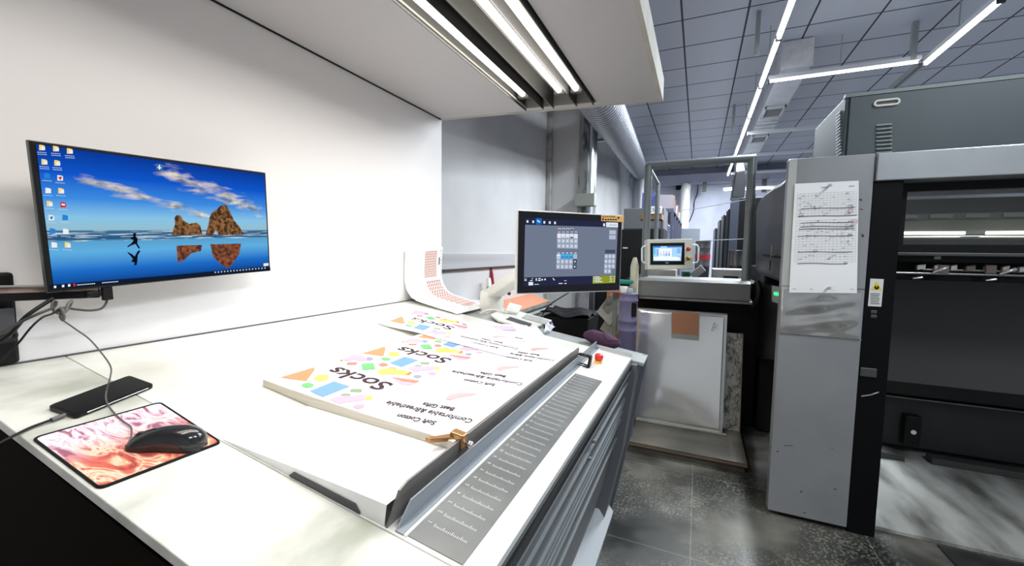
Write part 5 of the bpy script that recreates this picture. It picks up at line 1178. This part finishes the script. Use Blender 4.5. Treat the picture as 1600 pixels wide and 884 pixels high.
# lower black panels
M_pan = mat('panel_black', (.024, .024, .0245), .45, spec=.25, noise=(2, (.034, .034, .033), .4, .7)); LYY = 3.72; fz = .022
zs_ = [on(1376, y_, y=LYY).z for y_ in (436, 441, 543, 550, 613, 616, 691)]
xP = on(1376, 600, y=LYY).x-.03; zbot = .135
seq = [(zs_[0], zs_[1], M_dark, 'panel_strip', .0), (zs_[1]-.004, zs_[2], M_pan, 'cover_panel', .0), (zs_[3], zs_[4], M_pan, 'cover_panel', .004), (zs_[5], zs_[6], M_pan, 'cover_panel', .0)]
for za, zb2, m, nm, d in seq: MB().box((xP, LYY+d, zb2), (XR, LYY+.04, za)).build(nm, m, pr_, bevel=.004)
MB().box((xP, LYY+.05, zs_[6]+.01), (XR, LYY+.6, 1.1)).build('press_frame', M_blkm, pr_); MB().box((xP, LYY+.25, fz+.001), (XR, LYY+.3, zs_[6]+.1)).build('press_base', M_blkm, pr_)
MB().box((xP, LYY-.02, zs_[5]-.003), (XR, LYY, zs_[5]+.004)).build('panel_lip', M_steel, pr_)
p = on(1424, 663, y=LYY-.03)
MB().box((p.x-.045, LYY-.07, p.z-.14), (p.x+.04, LYY, p.z+.07)).build('latch_box', M_blk, pr_, bevel=.006)
MB().lathe((on(1426, 674, y=LYY-.06).x, LYY-.07, on(1426, 674, y=LYY-.06).z), [(.015, 0), (.015, .006)], ax=(0, -1, 0), n=14).build('latch_knob', M_paper, pr_)
MB().lathe((on(1377, 613, y=LYY-.03).x, LYY-.03, on(1377, 613, y=LYY-.03).z), [(.010, 0), (.010, .03)], ax=(-1, -.2, -.1), n=12).build('lock_cylinder', M_steel, pr_)
# warning sticker and small switches on the black post
def onpost(px_, py_, off=.001): return on(px_, py_, y=BY+.01-off)
wl = MB(); wl.face([onpost(*p) for p in ((1360, 435), (1381, 436), (1377, 479), (1356, 478))], mat('label_white', (.72, .73, .70), .5)); wlo = wl.build('warning_label', None, pr_, fix=False)
wt = MB(); wt.face([onpost(*p, .002) for p in ((1370, 439), (1377.5, 453), (1361.5, 452))], mat('warn_yellow', (.85, .62, .03), .5)); wt.face([onpost(*p, .0026) for p in ((1366, 449), (1368, 445), (1370, 450), (1372, 445), (1374, 450), (1371, 452), (1368, 452))], M_blk)
for i in range(7): wt.face([onpost(*p, .002) for p in ((1360, 458+i*2.6), (1375-i % 3, 458.4+i*2.6), (1375-i % 3, 459.3+i*2.6), (1360, 459+i*2.6))], M_dark)
wt.build('warning_symbol', None, wlo, fix=False)
for y_ in (487, 494): p = onpost(1365, y_, .0); MB().box((p.x-.012, BY+.006, p.z-.008), (p.x+.012, BY+.01, p.z+.008)).build('rocker_switch', M_dark, pr_, bevel=.002)
p = onpost(1355, 582, 0); MB().box((p.x-.03, BY+.0, p.z-.02), (p.x+.035, BY+.01, p.z+.025)).build('door_lock', M_dark, pr_, bevel=.004)
MB().tube([onpost(1346, 619, .004), onpost(1360, 617, .012), onpost(1372, 613, .015), on(1378, 612, y=LYY-.03)], .004, n=8).build('lock_cord', M_steel, pr_)
# printed form pinned to the pillar
fy = BY-.006
def PF(px_, py_, off=0): return on(px_, py_, y=fy-off)
form = thing('job_form', 'long paper job form pinned to the grey pillar', 'paper form', PF(1290, 458))
fcs = [(1242, 287), (1342, 282), (1339, 458), (1233, 457)]
def FF(u, v, off=0):
    ax_ = fcs[3][0]*(1-v)+fcs[0][0]*v; ay = fcs[3][1]*(1-v)+fcs[0][1]*v; bx = fcs[2][0]*(1-v)+fcs[1][0]*v; by_ = fcs[2][1]*(1-v)+fcs[1][1]*v
    return PF(ax_*(1-u)+bx*u, ay*(1-u)+by_*u, off+.006*(1-v)*math.sin(3.1*u)+.002*abs(math.sin(3.14*3*v))+.0008)
MB().grid(FF, 8, 18, M_paper).build('paper', M_paper, form)
fg = MB(); lg = mat('form_line', (.45, .46, .47), .8); dk_ = mat('pen_black', (.06, .05, .06), .6); rd = mat('pen_red', (.55, .05, .06), .6)
def ln(u0, v0, u1, v1, wd, m, off=.0018):
    fg.face([FF(u0, v0-wd, off), FF(u1, v1-wd, off), FF(u1, v1+wd, off), FF(u0, v0+wd, off)], m)
for va, vb2, n_ in ((.905, .70, 9), (.66, .37, 12), (.35, .28, 3)):
    for i in range(n_+1): v = va+(vb2-va)*i/n_; [ln(.05+j*.115, v, .05+(j+1)*.115, v, .0009, lg) for j in range(8)]
    for j in range(17):
        u = .05+.92*j/16
        for q in range(3): va_, vb_ = va+(vb2-va)*q/3, va+(vb2-va)*(q+1)/3; fg.face([FF(u-.0012, va_, .0018), FF(u+.0012, va_, .0018), FF(u+.0012, vb_, .0018), FF(u-.0012, vb_, .0018)], lg)
random.seed(3)
for _ in range(110):
    u = .06+random.random()*.86; v = .30+random.random()*.60
    if .665 < v < .70 or .35 < v < .37: continue
    ln(u, v, u+.02+.03*random.random(), v, .0022, mat('form_text', (.30, .31, .33), .8))
for v, a, b_ in ((.765, .12, .95), (.695, .08, .98), (.635, .12, .95), (.60, .12, .95), (.578, .1, .95), (.515, .08, .93), (.37, .1, .92), (.265, .1, .85)):
    for j in range(6): ln(a+(b_-a)*j/6, v+.004*math.sin(j), a+(b_-a)*(j+1)/6, v+.004*math.sin(j+1), .0028, dk_, .0022)
for cx_, cy2, m, r_ in ((.12, .71, rd, .03), (.88, .735, rd, .035), (.95, .635, rd, .04), (.90, .60, dk_, .02), (.36, .38, dk_, .022), (.87, .52, dk_, .02), (.90, .775, dk_, .015), (.82, .27, dk_, .02), (.85, .46, dk_, .018)):
    ps = [FF(min(1, cx_+r_*math.cos(t)*(1+.3*math.sin(3*t))), cy2+r_*.55*math.sin(t), .003) for t in [i*.7 for i in range(11)]]; fg.tube(ps, .0007, m, n=4)
for u, wd in ((.42, .1), (.85, .08)): ln(u, .955, u+wd, .955, .003, mat('form_text', (.30, .31, .33), .8))
for u in (.05, .30, .55, .90): ln(u, .035, u+.05, .035, .002, mat('form_text', (.30, .31, .33), .8))
fg.build('form_print', None, form, fix=False)
for u, v in ((.53, .965), (.57, .045)): p = FF(u, v, .003); MB().lathe(p, [(.004, 0), (.006, .003), (.004, .010), (.008, .016), (.006, .019)], ax=(.2, -1, .1), n=12).build('push_pin', mat('pin_clear', (.55, .56, .56), .2, .3), form)
sm_ = MB()
for px_, py_, a_, b_ in ((1345, 312, 2, 2), (1346, 327, 2, 1), (1348, 368, 2, 3), (1232, 696, 7, .7), (1215, 705, 2, 1), (1300, 700, 1, 1), (1252, 768, 1.5, 1.5), (1257, 801, 2, 1), (1305, 764, 2, 1)):
    sm_.face([on(x_, y_, y=BY-.0006) for x_, y_ in ((px_-a_, py_-b_), (px_+a_, py_-b_*.5), (px_+a_, py_+b_), (px_-a_, py_+b_*.6))], M_dark)
sm_.build('scuff_marks', None, pr_, fix=False)
# upper grey cabinet with vents
UY = 2.95
cu_ = thing('electrical_cabinet', 'big blue grey cabinet with vents and oval handle on top of the press', 'cabinet', (1.2, 3.2, 1.9))
uL = on(1322, 150, y=UY); uX = uL.x; uZ = uL.z; uD = on(1274, 193, x=uX).y
M_cabu = mat('cabinet_blue_grey', (.062, .080, .086), .5, noise=(2, (.050, .066, .072), .4, .7, 6))
MB().box((uX, UY, 1.80), (XR, uD, uZ)).build('cabinet_body', M_cabu, cu_, bevel=.006)
MB().box((uX-.006, UY-.014, uZ-.012), (XR, UY+.02, uZ+.006)).build('top_edge', mat('edge_green', (.15, .19, .18), .4), cu_)
ux2 = on(1328, 152, y=UY).x; MB().box((ux2, UY-.012, 1.82), (XR, UY-.001, uZ-.014)).build('door', M_cabu, cu_, bevel=.003)
hc = on(1385, 160.5, y=UY-.012); hL = .052; hring = []
for s_, c_ in ((1, 0), (-1, math.pi)):
    for i in range(9): t = -math.pi/2+math.pi*i/8+c_; hring.append(hc+V((s_*(hL-.014)+.014*math.cos(t), -.004, .014*math.sin(t))))
MB().prism([p+V((0, .006, 0))for p in hring], (0, .003, 0), M_dark).tube(hring+[hring[0]], .0065, mat('handle_cream', (.72, .70, .62), .4), n=8).build('oval_handle', None, cu_)
for i in range(8):
    p = on(1381, 195+i*6.2, y=UY-.012); w_ = .035; MB().hexa([(p.x-w_, UY-.012, p.z-.006), (p.x+w_, UY-.012, p.z-.006), (p.x+w_, UY-.012, p.z+.006), (p.x-w_, UY-.012, p.z+.006)], [(p.x-w_*.95, UY-.024, p.z-.005), (p.x+w_*.95, UY-.024, p.z-.005), (p.x+w_*.95, UY-.013, p.z+.004), (p.x-w_*.95, UY-.013, p.z+.004)]).build('vent_slat', mat('slat', (.27, .30, .29), .4), cu_, bevel=.002)
for i in range(14):
    p = on(1311, 178+i*4.9, x=uX); MB().box((uX-.008, p.y-.05, p.z-.004), (uX, p.y+.03, p.z+.004)).build('side_vent_slat', mat('slat_pale', (.45, .48, .50), .4), cu_)
# foot plates in front of the press
fz = .022
pA = on(1362, 798, z=fz); pB = on(1600, 838, z=fz); fy0 = (pA.y+pB.y)/2-.0; 
M_floorp = mat('worn_plate', (.50, .50, .46), .35, .2, noise=(3.2, (.14, .14, .12), .46, .66, 8, (1.6, .5, 1)))
tag(MB().box((.88, BY+.09, 0), (XR, LYY+.2, fz)).build('step_plate', M_floorp, bevel=.003), 'worn grey step plate under the black press covers', 'floor plate')
for xa, ya, xb, yb_, nm in ((1375, 707, 1413, 711, 'short dark rail lying on the step plate near the black post'), (1456, 716, 1600, 737, 'long dark rail lying on the step plate at the right edge of the picture')):
    a = on(xa, ya, z=fz+.04); b_ = on(xb, yb_, z=fz+.04); ym = min(LYY-.13, (a.y+b_.y)/2); xe = b_.x if xb < 1500 else XR
    tag(MB().box((a.x, ym, fz+.001), (xe, ym+.09, fz+.042)).build('floor_rail', mat('rail_dark', (.05, .05, .046), .5), bevel=.003), nm, 'rail')
dm0 = on(1432, 812, z=.004); dm1 = on(1483, 870, z=.004)
# (rails and mat are placed on the floor in front of the press)
mt_ = MB().hexa([(dm0.x, BY+.07, .0), (XR, BY+.07, .0), (XR, 1.6, .0), (dm1.x+.05, 1.6, 0)], [(dm0.x, BY+.07, .008), (XR, BY+.07, .008), (XR, 1.6, .008), (dm1.x+.05, 1.6, .008)])
tag(mt_.build('floor_mat', mat('rubber_black', (.018, .018, .018), .35, noise=(8, (.03, .03, .03), .4, .6))), 'black rubber mat on the floor at the lower right corner', 'floor mat')

# ================================================================== FAR LEFT: SHELF WITH INK TINS
sh = thing('storage_rack', 'dark storage rack full of tins and boxes far behind the pipe frame', 'shelf rack', (-.9, 7, 0))
RX0, RX1 = -.95, -.38
SZs = [on(1035, 318, y=6.6).z, on(1035, 365, y=6.6).z]
zR = on(1045, 335, y=8.0).z
for z in (zR, zR-.55): MB().box((RX0, 6.9, z-.03), (RX1, 10.4, z)).build('shelf_board', mat('rack_blue', (.10, .11, .16), .5), sh)
for y in (6.95, 7.8, 8.65, 9.5, 10.35):
    MB().box((RX1-.04, y-.02, 0), (RX1, y+.02, zR)).build('upright', mat('rack_blue2', (.06, .065, .10), .5), sh)
random.seed(11)
cols = [(.20, .18, .20), (.07, .09, .25), (.28, .10, .08), (.42, .38, .25), (.04, .04, .045), (.16, .18, .22), (.25, .15, .09), (.45, .46, .48)]
nmc = ['pale grey', 'dark blue', 'brick red', 'cream', 'black', 'slate grey', 'brown', 'white']
pos = ['first', 'second', 'third', 'fourth', 'fifth', 'sixth', 'seventh', 'eighth', 'ninth', 'tenth', 'eleventh', 'twelfth']
for j in range(12):
    y = 7.05+j*.28; ci = (j*3) % 8; x = RX1-.16
    if j % 3 == 1:
        o_ = MB().lathe((x, y, zR+.001), [(.10, 0), (.10, .22), (.105, .225), (.09, .24)], n=16).build('ink_tin', mat('clutc%d' % ci, cols[ci], .4)); tag(o_, f'{nmc[ci]} ink tin on the far storage rack, {pos[j]} thing from the near end', 'tin', 'tins and boxes on the far rack')
    else:
        h = .16+.12*random.random(); a_ = random.random()*.6
        o_ = MB().obox((x, y, zR+h/2+.001), (.12*math.cos(a_), .12*math.sin(a_), 0), (-.09*math.sin(a_), .09*math.cos(a_), 0), (0, 0, h/2)).build('storage_box', mat('clutc%d' % ci, cols[ci], .6)); tag(o_, f'{nmc[ci]} box on the far storage rack, {pos[j]} thing from the near end', 'box', 'tins and boxes on the far rack')
for j in range(5):
    y = 7.2+j*.62; ci = (j*5+1) % 8; a_ = j*.5; zz = zR+.30
    o_ = MB().obox((RX1-.40, y, zR+.141), (.10*math.cos(a_), .10*math.sin(a_), 0), (-.08*math.sin(a_), .08*math.cos(a_), 0), (0, 0, .14)).build('storage_box', mat('clutc%d' % ci, cols[ci], .6)); tag(o_, f'taller {nmc[ci]} box at the back of the far rack, {pos[j]} from the near end', 'box', 'taller boxes at the back of the far rack')
for j in range(11):
    y = 7.1+j*.3; o_ = MB().lathe((RX1-.17, y, zR-.549), [(.09, 0), (.09, .30), (.095, .31), (.08, .32)], n=14).build('ink_tin', mat('tin_blue', (.12, .14, .20), .35, .3)); tag(o_, 'blue grey ink tin in the row on the lower shelf of the far rack', 'tin', 'ink tins on the lower rack shelf')
# small rack inside the pipe frame (behind it)
q = on(1018, 331, y=4.9)
wr = thing('wire_rack', 'narrow rack with a numbered label inside the pipe frame', 'shelf', (q.x, 4.9, 0))
zq = q.z
MB().box((q.x-.13, 4.9, zq-.08), (q.x+.11, 5.2, zq-.02)).build('wooden_shelf', mat('wood_brown', (.22, .12, .06), .6), wr)
MB().box((q.x-.05, 4.89, zq-.02), (q.x+.11, 4.9, zq+.06)).build('label_strip', M_paper, wr)
for dx in (-.10, .09): MB().box((q.x+dx, 5.1, 0), (q.x+dx+.015, 5.12, zq)).build('upright', M_dark, wr)
lt = MB(); text(lt, 'C592', frame(V((q.x+.03, 4.888, zq+.02)), (1, 0, 0), (0, 0, 1)), .06, M_dark); lt.build('label_number', M_dark, wr, fix=False)
tag(MB().box((q.x-.03, 4.94, zq-.019), (q.x+.04, 5.05, zq+.15)).build('storage_box', mat('box_blue', (.06, .09, .28), .5), bevel=.005), 'small blue box standing on the narrow rack', 'box')
# far wall items: white pipe, wall cable, cabinet, exhaust pipe
wp_ = on(1073, 286, y=12.6); wp2 = on(1068, 360, y=12.6)
tag(MB().tube([(wp2.x, 12.6, 0), (wp2.x, 12.6, wp_.z-.2), (wp_.x, 12.6, wp_.z-.03), (wp_.x+.01, 12.6, wp_.z)], [.13, .13, .12, .05], n=18).build('white_pipe', mat('pipe_white', (.80, .80, .76), .3)), 'white vertical pipe standing at the far wall', 'pipe')
c_ = [on(1091, 283, y=12.97), on(1090, 300, y=12.97), on(1085, 315, y=12.97), on(1084, 328, y=12.97), on(1079, 342, y=12.97), on(1076, 347, y=12.97)]
tag(MB().tube(smooth_path(c_, 4), .012, n=6).build('wall_cable', M_cable), 'thin dark cable running down the far wall', 'cable')
a = on(1061, 357, y=11.6); b_ = on(1093, 380, y=11.6); tag(MB().box((a.x, 11.6, 0), (b_.x, 12.2, a.z)).build('grey_cabinet', mat('far_cab', (.16, .18, .21), .5), bevel=.01), 'low grey cabinet at the far wall behind the operator panel', 'cabinet')
pp_ = on(1061, 292, y=12.95); tag(MB().box((pp_.x-.08, 12.90, pp_.z-.08), (pp_.x+.08, 12.999, pp_.z+.08)).build('wall_fan', M_blkm, bevel=.02), 'small black wall box high on the far wall', 'wall box')
for px_ in (1101, 1194, 1147): 
    q = on(px_, 285, y=12.6); tag(MB().box((q.x-.05, 12.5, q.z-.25), (q.x+.05, 12.62, 3.34)).build('pipe_bracket', M_dark), f'dark bracket hanging from the far beam, {dict([(1101, "left one above the white pipe"), (1194, "right one near the pillar"), (1147, "middle one behind the exhaust")])[px_]}', 'bracket')
